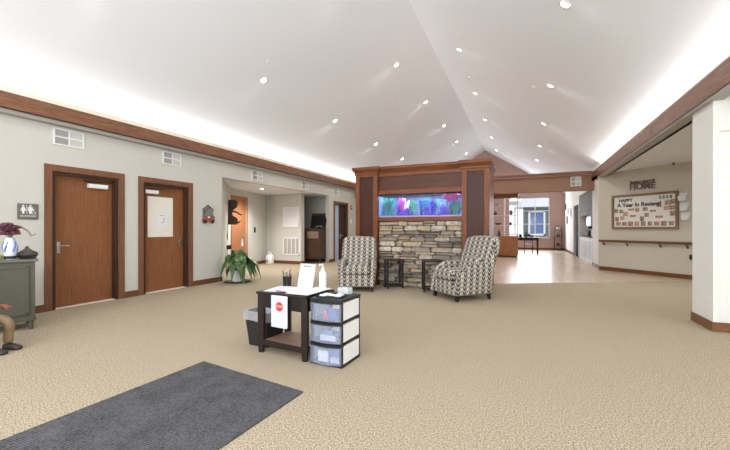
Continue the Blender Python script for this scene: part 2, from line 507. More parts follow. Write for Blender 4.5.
# cove trims
m = MB()
m.box(XL, -6.44, YB, 14.2, 2.89, 2.92); m.box(-6.47, -6.43, YB, 14.2, 2.89, 3.1)
t1 = struct(m.build('trim_1', M['trim_wood']))
m = MB(); m.box(XL, -6.5, YB, 14.2, 2.83, 2.89, .012); m.build('under_moulding', M['soffit'], t1)
MB().box(-6.47, -6.445, YB, 14.2, 3.1, 3.175).build('cove_lip', M['cream'], t1)
m = MB()
m.box(2.02, 2.06, YB, 14.2, 2.83, 3.1); m.box(2.02, 2.2, 13.17, 14.2, 2.83, 2.9)
t2 = struct(m.build('trim_2', M['trim_wood']))
m = MB(); m.box(2.04, 2.2, YB, 13.2, 2.8, 2.9); m.build('soffit_board', M['soffit'], t2)
MB().box(2.035, 2.06, YB, 14.2, 3.1, 3.14).build('cove_lip', M['cream'], t2)
m = MB(); m.box(XL, 2.03, 14.13, 14.2, 3.0, 3.1, .01); m.box(XL, 2.03, 14.09, 14.5, 3.1, 3.15, .01)
struct(m.build('trim_3', M['trim_wood_x']))

# baseboards
BH = .11
m = MB()
for a, b in ((YB, D1[0] - .1), (D1[1] + .1, D2[0] - .1), (D2[1] + .1, AL[0]), (AL[1], D4[0] - .08), (D4[1] + .08, 14.2)): m.box(XL, XL + .018, a, b, 0, BH, .004)
struct(m.build('baseboard_left', M['base_wood']))
m = MB()
m.seg((-6.63, 6.70), (-8.08, 8.52), -.016, 0, BH); m.seg((-8.356, 9.61), (-8.70, 11.04), -.016, 0, BH)
m.box(-8.62, -8.3, 11.03, 11.05, 0, BH); m.box(-8.31, -7.15, 10.932, 10.95, 0, BH); m.box(-7.16, -7.142, 10.95, 11.15, 0, BH); m.box(-8.6, -6.9, 12.58, 12.6, 0, BH)
struct(m.build('baseboard_alcove', M['base_wood']))
m = MB()
m.box(2.082, 2.1, 5.792, 6.42, 0, .115, .003); m.box(2.1, 5.3, 5.792, 5.81, 0, .115, .003)
struct(m.build('baseboard_column', wood('base_wood_light', (104, 70, 46), (132, 92, 60), 'x', .5, spec=.25)))
m = MB(); m.seg((2.07, 13.165), (5.3, 9.935), -.018, 0, BH)
struct(m.build('baseboard_diagonal', M['base_wood']))
m = MB(); m.box(2.082, 2.1, 13.2, 14.6, 0, BH); m.box(2.082, 2.1, 19.65, YF, 0, BH); m.box(-3.5, 2.08, YF - .018, YF, 0, BH)
struct(m.build('baseboard_dining', M['base_wood']))


# doors ---------------------------------------------------------------
def lever(parent, x, z, y, flip=1):
    h = MB(); h.box(x - .022, x + .022, y - .008, y, z - .12, z + .06, .004); h.cyl((x, y, z), (x, y - .05, z), .011); h.tube([(x, y - .05, z), (x + flip * .06, y - .055, z), (x + flip * .12, y - .05, z - .005)], .01)
    return h.build('door_handle', M['steel'], parent, True)


def closer(parent, x0, x1, z, y, arm_to):
    k = MB().box(x0, x1, y - .06, y, z - .07, z, .006).build('door_closer', M['white'], parent)
    MB().tube([(x0 + .05, y - .03, z + .01), (arm_to, y - .09, z + .035), (x1 + .1, y - .01, z + .05)], .01, 6).build('closer_arm', M['dark_metal'], k)


def wall_door(n, y0, y1, top, cw, depth, leafmat):
    """framed door in the left wall; local x runs along the wall, local -y faces the room"""
    m = MB(); w = y1 - y0
    for a, b, z0, z1 in ((-cw, 0, 0, top + cw), (w, w + cw, 0, top + cw), (0, w, top, top + cw)): m.box(a, b, -.022, 0, z0, z1, .005)
    o = struct(m.build('door_%d' % n, M['casing_wood'])); o.location = (XL, y0, 0); o.rotation_euler = (0, 0, PI / 2)
    m = MB()
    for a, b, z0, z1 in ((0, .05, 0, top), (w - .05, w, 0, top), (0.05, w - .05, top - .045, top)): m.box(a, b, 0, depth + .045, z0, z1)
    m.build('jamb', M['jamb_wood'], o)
    MB().box(.055, w - .055, depth, depth + .045, .012, top - .05).build('door_leaf', leafmat, o)
    MB().box(.05, w - .05, .01, depth + .03, 0, .01).build('threshold', M['cream'], o)
    return o


d = wall_door(1, D1[0], D1[1], 2.13, .1, .10, M['door_wood'])
lever(d, .14, .98, .10, 1); closer(d, .55, .86, 2.0, .10, .45)
d = wall_door(2, D2[0], D2[1], 2.13, .1, .10, M['door_wood'])
lever(d, .9, .98, .10, -1); closer(d, .06, .36, 2.0, .10, .45)
vp = MB().box(.16, .72, .092, .10, 1.08, 1.88, .003).build('covered_vision_panel', plain('ivory_board', (226, 222, 210), .6, vary=.01), d)
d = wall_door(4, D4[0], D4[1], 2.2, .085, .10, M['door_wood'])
# near half: added panel painted pale blue for a daylight reflection; far half: wooden leaf
for ch in list(d.children):
    if ch.name.startswith('door_leaf'): bpy.data.objects.remove(ch)
    elif ch.name.startswith('jamb') or ch.name.startswith('threshold'): pass
MB().box(.055, .50, .085, .10, .012, 2.15).build('reflection_panel', plain('painted_reflection_blue', (190, 204, 232), .25, vary=.08, scale=2), d)
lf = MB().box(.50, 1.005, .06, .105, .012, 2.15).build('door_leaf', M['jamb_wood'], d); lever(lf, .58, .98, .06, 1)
# light-wood closet door of the alcove
p, q = Vector((-8.12, 8.66)), Vector((-8.34, 9.54)); ang = math.atan2(q.y - p.y, q.x - p.x); W = (q - p).length
m = MB()
for a, b, z0, z1 in ((-.06, 0, 0, 2.26), (W, W + .06, 0, 2.26), (0, W, 2.2, 2.26)): m.box(a, b, -.02, 0, z0, z1, .004)
d = struct(m.build('door_3', M['door_wood_light'])); d.location = (p.x, p.y, 0); d.rotation_euler = (0, 0, ang)
MB().box(0, W, .02, .06, .01, 2.2).build('door_leaf', M['door_wood_light'], d)
lever(d, W - .1, 1.0, .02, -1)
# dark doorway in the dining room
m = MB()
for a, b, z0, z1 in ((-.08, 0, 0, 2.28), (1.4, 1.48, 0, 2.28), (0, 1.4, 2.2, 2.28)): m.box(a, b, -.02, 0, z0, z1)
d = struct(m.build('door_5', plain('navy_paint', (44, 42, 52), .8, spec=.1))); d.location = (2.1, 19.65, 0); d.rotation_euler = (0, 0, -PI / 2)
MB().box(0, 1.4, .05, .1, 0.01, 2.2).build('door_leaf', plain('navy_leaf', (34, 34, 44), .8, spec=.1), d)
lever(d, 1.28, 1.0, .05, -1)

# ================================================================== CEILING FITTINGS


def tilt(o, x):
    s = SL if x < XRIDGE else -SR
    o.rotation_euler = (0, -math.atan(s), 0)


def ceiling_light(x, y, label, z=None, power=26):
    t = thing('ceiling_light', label, 'ceiling light', (x, y, ceil_z(x) if z is None else z), 0, 'recessed ceiling lights')
    if z is None: tilt(t, x)
    if not ceiling_light.ring:
        ceiling_light.ring = MB().lathe([(.055, -.002), (.055, -.012), (.08, -.012), (.085, -.004), (.085, .004), (.055, .004)]).build('trim_ring', M['white'], t, True)
        ceiling_light.lens = MB().lathe([(.0, -.006), (.054, -.006), (.054, -.001), (.0, -.001)]).build('lens', M['lamp'], t)
    else:
        for src in (ceiling_light.ring, ceiling_light.lens):
            c = src.copy(); C.objects.link(c); c.parent = t
    dl = bpy.data.lights.new('lamp', 'SPOT'); dl.energy = power; dl.spot_size = math.radians(150); dl.spot_blend = .9; dl.shadow_soft_size = .07; dl.color = (1.0, .985, .96)
    lo = bpy.data.objects.new('lamp', dl); C.objects.link(lo); lo.location = (x, y, t.location.z - .06); lo.rotation_euler = (0, 0, 0)
    return t


ceiling_light.ring = None
ordn = ['nearest', 'second nearest', 'third', 'fourth', 'fifth', 'sixth', 'farthest']
rows = [(-4.95, 'low on the left ceiling slope', 3.05, 5), (-3.1, 'left of the ridge', 6.1, 6), (-1.45, 'right of the ridge', 9.1, 5), (.5, 'low on the right ceiling slope', 5.7, 5)]
for x, where, y0, n in rows:
    for k in range(n):
        nm = ordn[k] if k < n - 1 else 'farthest'
        ceiling_light(x, y0 + 3.13 * k, 'recessed ceiling light %s, %s in its row going away' % (where, nm), power=34 if y0 + 3.13 * k < 7 else 62)
ceiling_light(-7.37, 9.12, 'recessed ceiling light in the flat alcove ceiling beside the wooden closet door', z=2.468, power=230)
ceiling_light(3.6, 9.0, 'added unseen fill light in the flat soffit ceiling behind the white column', z=2.898, power=130)  # added lamp, out of view, brightens the side soffit and diagonal wall

for x, y, lab in ((-4.62, 5.9, 'small sprinkler head on left ceiling slope, nearer of the two beside the low lights'), (-4.57, 9.85, 'small sprinkler head on left ceiling slope, farther of the two beside the low lights'),
                  (-3.65, 10.8, 'small sprinkler head high on left ceiling slope above the wooden cornice'), (.19, 9.3, 'small sprinkler head on right ceiling slope')):
    t = thing('sprinkler_head', lab, 'sprinkler', (x, y, ceil_z(x)), 0, 'ceiling sprinklers'); tilt(t, x)
    MB().lathe([(.04, 0), (.04, -.01), (.02, -.016), (.0, -.016)]).build('escutcheon', M['white'], t, True)
    MB().lathe([(.008, -.016), (.008, -.045), (.02, -.05), (.02, -.054), (0, -.054)]).build('deflector', M['white'], t, True)
t = thing('smoke_detector', 'round smoke detector right of the ceiling ridge', 'smoke detector', (-1.47, 10.88, ceil_z(-1.47))); tilt(t, -1.47)
MB().lathe([(.07, 0), (.07, -.02), (.05, -.045), (0, -.048)]).build('housing', M['white'], t, True)
MB().lathe([(.052, -.03), (.056, -.03), (.05, -.046), (.046, -.046)]).build('sensor_ring', M['grille_shade'], t, True)
t = thing('sprinkler_head', 'small dark sprinkler head on flat ceiling above the notice board', 'sprinkler', (3.42, 11.6, 2.9))
MB().lathe([(.035, 0), (.035, -.012), (0, -.014)]).build('escutcheon', M['charcoal'], t, True)
MB().lathe([(.012, -.012), (.012, -.045), (.03, -.05), (.03, -.056), (0, -.056)]).build('deflector', M['charcoal'], t, True)


# ================================================================== LEFT WALL FITTINGS
def vent(loc, rz, w, h, label, group, slats=4, cols=2):
    t = thing('wall_vent', label, 'vent', loc, rz, group); f = .022
    m = MB()
    m.box(-w / 2, w / 2, -.018, 0, -h / 2, -h / 2 + f, .003); m.box(-w / 2, w / 2, -.018, 0, h / 2 - f, h / 2, .003)
    for i in range(cols + 1):
        x = -w / 2 + f / 2 + i * (w - f) / cols; m.box(x - f / 2, x + f / 2, -.018, 0, -h / 2 + f, h / 2 - f)
    m.box(-w / 2 + f, w / 2 - f, -.016, 0, -f / 2, f / 2)
    m.build('frame', M['white'], t)
    for i in range(cols):
        m = MB(); x0 = -w / 2 + f + i * (w - f) / cols; x1 = x0 + (w - f) / cols - f
        for zz0, zz1 in ((-h / 2 + f, -f / 2), (f / 2, h / 2 - f)):
            k = slats
            for j in range(k):
                z = zz0 + (j + .5) * (zz1 - zz0) / k
                m.box(x0, x1, -.001, .001, -.5 * (zz1 - zz0) / k, .5 * (zz1 - zz0) / k, mtx=Matrix.Translation((0, -.008, z)) @ Matrix.Rotation(math.radians(25), 4, 'X'))
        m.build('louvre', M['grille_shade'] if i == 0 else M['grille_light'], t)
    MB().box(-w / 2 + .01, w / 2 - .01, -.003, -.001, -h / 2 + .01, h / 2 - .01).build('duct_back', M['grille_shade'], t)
    return t


VG = 'white vents high on the left wall'
for y, lab in ((3.51, 'white four-pane wall vent above the left half of the nearest wooden door'), (5.37, 'white four-pane wall vent above the door with the ivory panel'), (7.99, 'white wall vent over the alcove opening, above the closet door'),
               (10.36, 'white wall vent over the alcove opening, above the framed board'), (12.6, 'small looking white wall vent above the far doorway by the fireplace surround')):
    vent((XL, y, 2.67), PI / 2, .43, .26, lab, VG)
vent((1.565, 14.2, 2.83), 0, .31, .32, 'white vent on the mauve header at right end below the trim', None)

# restroom sign
t = thing('restroom_sign', 'brown restroom sign with white figures left of nearest door', 'sign', (XL, 2.985, 1.495), PI / 2)
MB().box(-.125, .125, -.014, 0, -.115, .115, .008).build('plate', M['sign_brown'], t, True)


def figure_icon(x, dress):
    m = MB(); m.cyl((x, -.016, .083), (x, -.013, .083), .013, n=16)
    if dress: m.prism([(x - .014, .066), (x + .014, .066), (x + .034, .012), (x + .014, .012), (x + .011, -.032), (x - .011, -.032), (x - .014, .012), (x - .034, .012)], -.0165, -.013)
    else: m.prism([(x - .026, .066), (x + .026, .066), (x + .028, .012), (x + .018, .012), (x + .014, -.032), (x - .014, -.032), (x - .018, .012), (x - .028, .012)], -.0165, -.013)
    return m


figure_icon(-.06, True).build('figure', M['white'], t); figure_icon(.024, False).build('figure', M['white'], t)
MB().box(-.021, -.015, -.0165, -.013, -.03, .09).build('divider', M['white'], t)
m = MB(); m.tube([(.062, -.015, .02), (.066, -.015, -.008), (.083, -.015, -.008), (.092, -.015, -.03)], .004, 6)
m.cyl((.061, -.0165, .03), (.061, -.013, .03), .008)
ring = [(.068 + .02 * math.cos(a), -.015, -.018 + .02 * math.sin(a)) for a in [q * PI / 8 for q in range(7, 17)]]
m.tube(ring, .003, 6); m.build('wheelchair_symbol', M['white'], t)
text('lettering', 'RESTROOMS', .034, M['white'], (0, -.0145, -.066), t, sx=1.0)

# paper notice on the second door
t = thing('paper_notice', 'white paper notice with small drawing on the ivory door panel', 'notice', (XL - .092, D2[0] + .46, 1.42), PI / 2)
MB().box(-.11, .11, -.004, 0, -.14, .14).build('sheet', M['paper'], t)
text('heading', 'NOTICE', .03, M['grey_ink'], (0.01, -.005, .09), t)
m = MB(); m.tube([(-.02, -.005, -.06), (.03, -.005, -.05), (.055, -.005, 0), (.04, -.005, .03), (.07, -.005, .035)], .006, 5); m.build('drawing', M['grey_ink'], t)

# metal house with red truck
t = thing('wall_decoration', 'grey metal house plaque with red truck on left wall', 'wall decoration', (XL, 6.3, 1.58), PI / 2)
m = MB(); m.prism([(-.15, -.1), (.14, -.1), (.14, .1), (-.01, .2), (-.15, .1)], -.02, 0); m.build('house', plain('galvanised', (150, 152, 148), .5, .4, .2, 30), t)
m = MB()
m.tube([(-.16, -.012, .095), (-.01, -.024, .2), (.15, -.024, .095)], .008, 6); m.tube([(-.13, -.024, .1), (-.1, -.024, -.08)], .004, 5); m.tube([(-.13, -.024, .02), (.02, -.024, .15)], .004, 5); m.tube([(.11, -.024, -.05), (0, -.024, -.04)], .005, 5)
m.build('wire_outline', M['dark_metal'], t)
tr = MB(); tr.prism([(-.18, -.17), (.16, -.17), (.17, -.11), (.07, -.095), (.04, -.04), (-.06, -.04), (-.08, -.1), (-.18, -.11)], -.045, -.02); tk = tr.build('truck', plain('worn_red', (172, 84, 66), .6, vary=.2, scale=30), t)
for x in (-.12, .1): MB().cyl((x, -.055, -.175), (x, -.03, -.175), .04, n=20).build('wheel', M['charcoal'], tk)
MB().box(-.04, .02, -.048, -.046, -.09, -.055).build('cab_window', M['paper'], tk)
MB().cyl((.16, -.03, -.07), (.16, -.02, -.07), .02).build('lamp_disc', M['charcoal'], t)

# alcove: rack, switch and shelf on the slanted wall
a0, a1 = Vector((-6.62, 6.73)), Vector((-8.1, 8.55)); da = (a1 - a0).normalized(); angA = math.atan2(da.y, da.x)


def on_slant(s): p = a0 + da * s; return p.x, p.y


x, y = on_slant(1.75)
t = thing('wooden_rack', 'dark wooden bird-shaped rack with two pegs on alcove corner beside closet door', 'rack', (x, y, 1.72), angA)
RX = Matrix.Rotation(PI / 2, 4, 'Z')
m = MB(); m.prism([(-.01, -.36), (-.23, -.36), (-.27, -.3), (-.24, -.17), (-.12, -.1), (-.10, .02), (-.16, .08), (-.24, .14), (-.26, .28), (-.2, .34), (-.01, .34)], -.07, .07)
bmesh.ops.transform(m.bm, matrix=RX, verts=m.bm.verts); bmesh.ops.transform(m.bm, matrix=Matrix.Rotation(PI, 4, 'Z'), verts=m.bm.verts)
for v in m.bm.verts: v.co.y = -abs(v.co.y)
m.build('backboard', M['walnut'], t)
MB().tube([(0, -.1, .02), (0, -.22, -.0), (.02, -.34, -.08), (.03, -.37, -.07)], [.03, .025, .018, .014], 8).build('peg', M['walnut'], t, True); MB().tube([(0, -.2, -.27), (0, -.29, -.3), (0, -.33, -.26)], [.03, .024, .016], 8).build('peg', M['walnut'], t, True)
x, y = on_slant(1.4)
t = thing('switch_plate', 'dark narrow switch below the wooden rack in alcove', 'switch', (x, y, 1.03), angA)
MB().box(-.05, .05, -.012, -.001, -.1, .1, .003).build('plate', M['charcoal'], t); MB().box(-.016, .016, -.022, -.012, -.03, .03).build('rocker', M['black'], t)
x, y = on_slant(1.5)
t = thing('wall_shelf', 'small wooden wall ledge under the dark switch in alcove', 'shelf', (x, y, .74), angA)
MB().box(-.28, .22, -.12, -.001, .02, .05, .004).build('board', M['walnut'], t); MB().box(-.22, -.19, -.1, -.001, -.06, .02).build('bracket', M['walnut'], t); MB().box(.13, .16, -.1, -.001, -.06, .02).build('bracket', M['walnut'], t)
p = Vector((-8.34, 9.54)); q = Vector((-8.72, 11.12)); dd = (q - p).normalized()
pp = p + dd * .58
t = thing('switch_plate', 'small dark switch on alcove wall right of the closet door', 'switch', (pp.x, pp.y, 1.2), math.atan2(dd.y, dd.x))
MB().box(-.06, .06, -.012, -.001, -.09, .09, .003).build('plate', M['charcoal'], t); MB().box(-.02, .02, -.022, -.012, -.035, .035).build('rocker', M['black'], t)

# pier: framed board and return grille
t = thing('framed_board', 'white framed notice board on the alcove pier above the grille', 'notice board', (-7.58, 10.95, 1.65), 0)
m = MB(); W, H = .66, .72
for a, b, c, e in ((-W / 2, W / 2, H / 2 - .03, H / 2), (-W / 2, W / 2, -H / 2, -H / 2 + .03), (-W / 2, -W / 2 + .03, -H / 2, H / 2), (W / 2 - .03, W / 2, -H / 2, H / 2)): m.box(a, b, -.03, -.001, c, e, .003)
m.build('frame', M['white'], t)
MB().box(-W / 2 + .02, W / 2 - .02, -.015, -.001, -H / 2 + .02, H / 2 - .02).build('sheet', M['paper'], t)
m = MB()
for k in range(7): m.box(-.2, .2 - .06 * (k % 3), -.0165, -.015, .18 - .07 * k, .188 - .07 * k)
m.build('faint_lines', plain('pale_ink', (206, 206, 204), .8), t)
text('heading', 'WELCOME', .06, plain('pale_ink_b', (190, 190, 188), .8), (0, -.0165, .27), t)
t = thing('return_grille', 'large white return air grille low on the alcove pier', 'vent', (-7.56, 10.95, .62), 0)
m = MB(); W, H = .70, .62
for a, b, c, e in ((-W / 2, W / 2, H / 2 - .04, H / 2), (-W / 2, W / 2, -H / 2, -H / 2 + .04), (-W / 2, -W / 2 + .04, -H / 2, H / 2), (W / 2 - .04, W / 2, -H / 2, H / 2), (-.19, -.165, -H / 2, H / 2), (-.012, .012, -H / 2, H / 2), (.165, .19, -H / 2, H / 2)): m.box(a, b, -.02, -.001, c, e, .003)
m.build('frame', M['white'], t)
for x in (-.245, -.09, .09, .245):
    m = MB()
    for k in range(16):
        z = -H / 2 + .05 + k * (H - .1) / 15; m.box(-.078, .078, -.001, .001, -.016, .016, mtx=Matrix.Translation((x, -.009, z)) @ Matrix.Rotation(.5, 4, 'X'))
    m.build('louvre', M['grille_light'], t)
t = thing('jug', 'white plastic jug with red mark standing on floor by alcove pier', 'jug', (-8.31, 10.72, 0), 0)
MB().lathe([(.13, 0), (.145, .03), (.145, .25), (.12, .31), (.06, .34), (.06, .37), (0, .37)]).build('body', M['white'], t, True)
MB().lathe([(.065, .36), (.065, .41), (0, .41)]).build('cap', M['white'], t, True)
MB().tube([(.06, -.08, .33), (.1, -.1, .4), (.03, -.1, .44), (-.05, -.06, .42)], .012).build('handle', M['white'], t, True)
MB().box(-.035, .035, -.15, -.143, .08, .14, .003).build('mark', M['red'], t)

# phonograph cabinet in the recess
t = thing('phonograph_cabinet', 'antique wooden phonograph cabinet with raised black lid in wall recess', 'phonograph', (-7.02, 11.66, 0), math.radians(6))
MB().box(-.33, .33, -.25, .22, .16, 1.22, .012).build('body', M['walnut'], t)
MB().box(-.27, .27, -.262, -.249, .22, .86, .006).build('door', M['walnut'], t)
MB().box(-.34, .34, -.26, .23, 1.2, 1.25, .01).build('top_rim', M['walnut'], t)
g = MB().box(-.2, .24, -.262, -.249, .9, 1.14, .004).build('speaker_grille', wood('grille_wood', (136, 112, 92), (170, 146, 124), 'x'), t)
m = MB()
for k in range(4):
    for j in range(2): m.lathe([(.035, 0), (.05, 0), (.05, .006), (.035, .006)], 0, 0, 16)
m = MB()
for k in range(4):
    for j in range(2):
        cx, cz = -.14 + .105 * k, .965 + .11 * j
        m.tube([(cx + .04 * math.cos(a * PI / 6), -.268, cz + .045 * math.sin(a * PI / 6)) for a in range(13)], .006, 5)
m.build('fretwork', M['walnut'], g)
for sx in (-.29, .29):
    for sy in (-.21, .18): MB().tube([(sx, sy, .17), (sx * 1.05, sy, .08), (sx * 1.0, sy, 0)], [.035, .026, .02], 8).build('leg', M['walnut'], t, True)
m = MB(); m.box(-.31, .31, -.015, .015, .02, .58, .008); ld = m.build('lid', M['walnut'], t); ld.location = (0.02, .2, 1.25); ld.rotation_euler = (math.radians(-14), 0, 0)
MB().box(-.29, .29, -.02, -.0151, .02, .48).build('lid_lining', M['black'], ld)
m = MB(); m.lathe([(.17, 1.25), (.17, 1.28), (0, 1.28)]); m.build('turntable', M['charcoal'], t, True)
m = MB(); m.tube([(.22, .1, 1.26), (.22, .1, 1.33), (.1, -.05, 1.33), (.04, -.08, 1.29)], .014); m.build('tone_arm', M['steel'], t, True)

t = thing('fire_alarm', 'small red fire alarm strobe on left wall beside far doorway', 'fire alarm', (XL, 13.84, 2.12), PI / 2)
MB().box(-.06, .06, -.04, 0, -.09, .09, .006).build('body', plain('alarm_red', (176, 58, 46), .4), t); MB().box(-.04, .04, -.06, -.04, -.02, .05, .006).build('strobe', M['white'], t)
t = thing('switch_plate', 'white switch plate under the red fire alarm', 'switch', (XL, 13.84, 1.55), PI / 2)
MB().box(-.06, .06, -.01, 0, -.09, .09, .003).build('plate', M['white'], t); MB().box(-.02, .02, -.018, -.01, -.03, .03).build('rocker', M['white'], t)

# peace lily
PX, PY = -6.22, 6.80
t = thing('plant_saucer', 'flat black saucer on carpet under the peace lily', 'saucer', (PX, PY, 0))
MB().lathe([(.30, 0), (.31, .018), (.29, .018), (.28, .01), (0, .01)]).build('dish', M['charcoal'], t, True)
t = thing('peace_lily', 'bushy green peace lily in white pot beside alcove opening', 'potted plant', (PX, PY, .0105))
MB().lathe([(.105, 0), (.13, .24), (.142, .24), (.142, .27), (.125, .27), (.12, .23), (0, .23)]).build('pot', M['white'], t, True)
MB().lathe([(.118, .23), (.118, .242), (0, .245)]).build('soil', plain('soil', (60, 46, 36), .95, vary=.3, scale=40), t, True)


def leaf_mesh(m, base, az, reach, rise, droop, wid):
    ca, sa = math.cos(az), math.sin(az); n = 9; pts = []
    for i in range(n + 1):
        s = i / n; r = reach * s; z = rise * math.sin(min(1, s * 1.25) * PI / 2) - droop * max(0, s - .45) ** 2 * 3.3
        pts.append(Vector((base[0] + ca * r, base[1] + sa * r, base[2] + z)))
    w = [0.05, .06, .08, .25, .7, .95, 1.0, .8, .45, 0.03]
    side = Vector((-sa, ca, 0)); L = []
    for i, p in enumerate(pts):
        k = w[i] * wid; up = Vector((0, 0, .28 * k))
        L.append([m.bm.verts.new(p + side * k + up), m.bm.verts.new(p), m.bm.verts.new(p - side * k + up)])
    for i in range(n):
        for k in range(2): m.bm.faces.new((L[i][k], L[i][k + 1], L[i + 1][k + 1], L[i + 1][k]))


rl = random.Random(3)
for k, (mm, nn) in enumerate(((M['leaf'], 120), (M['leaf_b'], 60))):
    m = MB()
    for i in range(nn):
        az = rl.uniform(0, 2 * PI); s = rl.random()
        reach = .10 + .46 * s; rise = .50 - .26 * s + rl.uniform(-.06, .05)
        if math.cos(az) < -.2: reach *= .62
        leaf_mesh(m, (rl.uniform(-.07, .07), .9 * rl.uniform(-.07, .07), .24), az, reach, rise, .27 * rl.uniform(.3, 1.5) * (.4 + s), rl.uniform(.06, .095))
    m.build('foliage', mm, t, True, 80)
st = MB(); st.tube([(0.04, 0.02, .26), (.06, .06, .6), (.08, .08, .82)], .006, 6); s_ = st.build('flower_stem', M['leaf_b'], t, True)
m = MB(); m.pad(.055, .115, .07, .09, .82, 1.0, .009, 5, lambda p: Vector((.085 + (p.x - .085) * (1.0 - max(0, (p.z - .88) / .12) * .8), p.y, p.z))); m.build('white_bloom', plain('petal', (244, 242, 230), .5, vary=.02), s_, True)

# ================================================================== FIREPLACE SURROUND WITH AQUARIUM
FY, FB = 7.62, 8.72
fx0, fx1, p0, p1 = -3.53, -.64, -3.0, -1.17
t = thing('aquarium_surround', 'tall cherry wood surround with stone face and built-in aquarium', 'fireplace surround', (0, 0, 0))


def pilaster(x0, x1, depth0, depth1):
    m = MB(); f = .10
    m.box(x0, x0 + f, depth0, depth0 + .04, 0, 2.5, .004); m.box(x1 - f, x1, depth0, depth0 + .04, 0, 2.5, .004)
    m.box(x0 + f, x1 - f, depth0, depth0 + .04, 2.40, 2.5, .003); m.box(x0 + f, x1 - f, depth0, depth0 + .04, 0, .2, .003)
    m.box(x0, x1, depth0 + .04, depth1, 0, 2.5)
    o = m.build('pilaster', M['cherry'], t)
    MB().box(x0 + f, x1 - f, depth0 + .025, depth0 + .04, .2, 2.4).build('inset_panel', M['cherry_dark'], o)
    MB().crown(x0, x1, depth0, depth1, [(.004, 2.44), (.012, 2.455), (.012, 2.49), (.03, 2.52), (.045, 2.545), (.06, 2.56), (.06, 2.62)]).build('crown', M['cherry_x'], o)
    MB().box(x0 - .012, x1 + .012, depth0 - .012, depth0, 0, .12, .004).build('plinth', M['cherry_x'], o)
    return o


pilaster(fx0, p0, FY, FB); pilaster(p1, fx1, FY, FB)
CY = FY + .07
MB().box(p0, p1, CY, CY + .05, 2.4, 2.52).build('frieze_rail', M['cherry_x'], t)
MB().crown(p0 + .07, p1 - .07, CY, FB, [(.0, 2.47), (.01, 2.49), (.03, 2.52), (.045, 2.545), (.06, 2.56), (.06, 2.615)]).build('centre_crown', M['cherry_x'], t)
MB().box(p0, p1, CY + .03, FB - .05, 2.08, 2.46).build('upper_panel', M['cherry_dark_x'], t)
MB().box(p0, p1, CY - .01, CY + .06, 2.0, 2.1, .006).build('upper_rail', M['cherry_x'], t)
MB().box(p0, p1, CY - .01, CY + .06, 1.41, 1.5, .006).build('lower_rail', M['cherry_x'], t)
MB().box(p0, p1, CY + .06, FB, 1.41, 1.495).build('tank_shelf', M['cherry_dark_x'], t)
MB().box(p0, p1, FB - .05, FB, 0, 2.5).build('back_panel', M['cherry_dark_x'], t)

# dry-laid ledge stones
bm = bmesh.new(); lay = bm.loops.layers.float_color.new('Col')
pal = [(184, 172, 158), (204, 190, 172), (160, 149, 138), (222, 211, 192), (146, 136, 127), (198, 179, 153), (228, 220, 206), (170, 159, 149), (210, 191, 161), (190, 175, 157)]
rs = random.Random(11); z = 0.0
while z < 1.41:
    h = rs.choice((.05, .065, .08, .095, .115)); h = min(h, 1.41 - z)
    if h < .03: break
    x = p0 + .005
    while x < p1 - .02:
        w = rs.uniform(.14, .46); w = min(w, p1 - .005 - x)
        if p1 - .005 - (x + w) < .09: w = p1 - .005 - x
        col = lin(rs.choice(pal)); k = rs.uniform(.85, 1.12); col = tuple(v * k for v in col[:3]) + (1,)
        subs = [(z, h)] if (h < .08 or rs.random() < .72) else [(z, h / 2), (z + h / 2, h / 2)]
        for zz, hh in subs:
            yf = CY + .03 - rs.uniform(0, .075); g = rs.uniform(.003, .008)
            b = bmesh.new(); bmesh.ops.create_cube(b, size=1)
            for v in b.verts:
                v.co = Vector((x + g + (v.co.x + .5) * (w - 2 * g), yf + (v.co.y + .5) * (CY + .09 - yf), zz + g + (v.co.z + .5) * (hh - 2 * g)))
            bmesh.ops.bevel(b, geom=b.edges[:], offset=min(.018, hh * .28), segments=2, affect='EDGES')
            for v in b.verts:
                if v.co.y < CY + .05: v.co += Vector((rs.uniform(-.008, .008), rs.uniform(-.011, .011), rs.uniform(-.008, .008)))
            kk = rs.uniform(.92, 1.08); cc = tuple(v * kk for v in col[:3]) + (1,)
            mp = {v: bm.verts.new(v.co) for v in b.verts}
            for f in b.faces:
                nf = bm.faces.new([mp[v] for v in f.verts])
                for lp in nf.loops: lp[lay] = cc
            b.free()
        x += w
    z += h
m = MB(); m.bm.free(); m.bm = bm
m.build('stone_face', M['stone'], t)
MB().box(p0, p1, CY + .07, CY + .12, 0, 1.41).build('mortar_bed', plain('mortar', (88, 78, 70), .95), t)

# aquarium, lit from its own hood
AY0, AY1, AZ0, AZ1 = CY + .015, CY + .62, 1.497, 2.0
t = thing('aquarium', 'long lit aquarium with blue and violet water set in wood surround', 'aquarium', ((p0 + p1) / 2, AY0, AZ0))
hw = (p1 - p0) / 2 - .004
MB().box(-hw, hw, .0, .008, .0, .48).build('front_glass', M['glass'], t)
MB().box(-hw, hw, .585, .6, .0, .5).build('backdrop', plain('tank_backdrop', (140, 166, 214), .8, vary=.12, scale=4), t)
for sx in (-1, 1): MB().box(sx * hw - .004, sx * hw + .004, .009, .584, .035, .484).build('end_pane', plain('tank_end', (120, 160, 220), .6), t)
MB().box(-hw, hw, .01, .585, .0, .035).build('gravel', plain('tank_gravel', (190, 190, 230), .9, vary=.3, scale=120, bump=.6), t)
MB().box(-hw, hw, .012, .58, .036, .44).build('water', M['water'], t)
hd = MB().box(-hw, hw, .06, .56, .485, .5).build('light_hood', M['charcoal'], t)
lamps = area('aquarium_lamp', ((p0 + p1) / 2, AY0 + .22, AZ0 + .475), (0, 0, 0), 1.7, .25, 14, (.70, .88, 1.0))
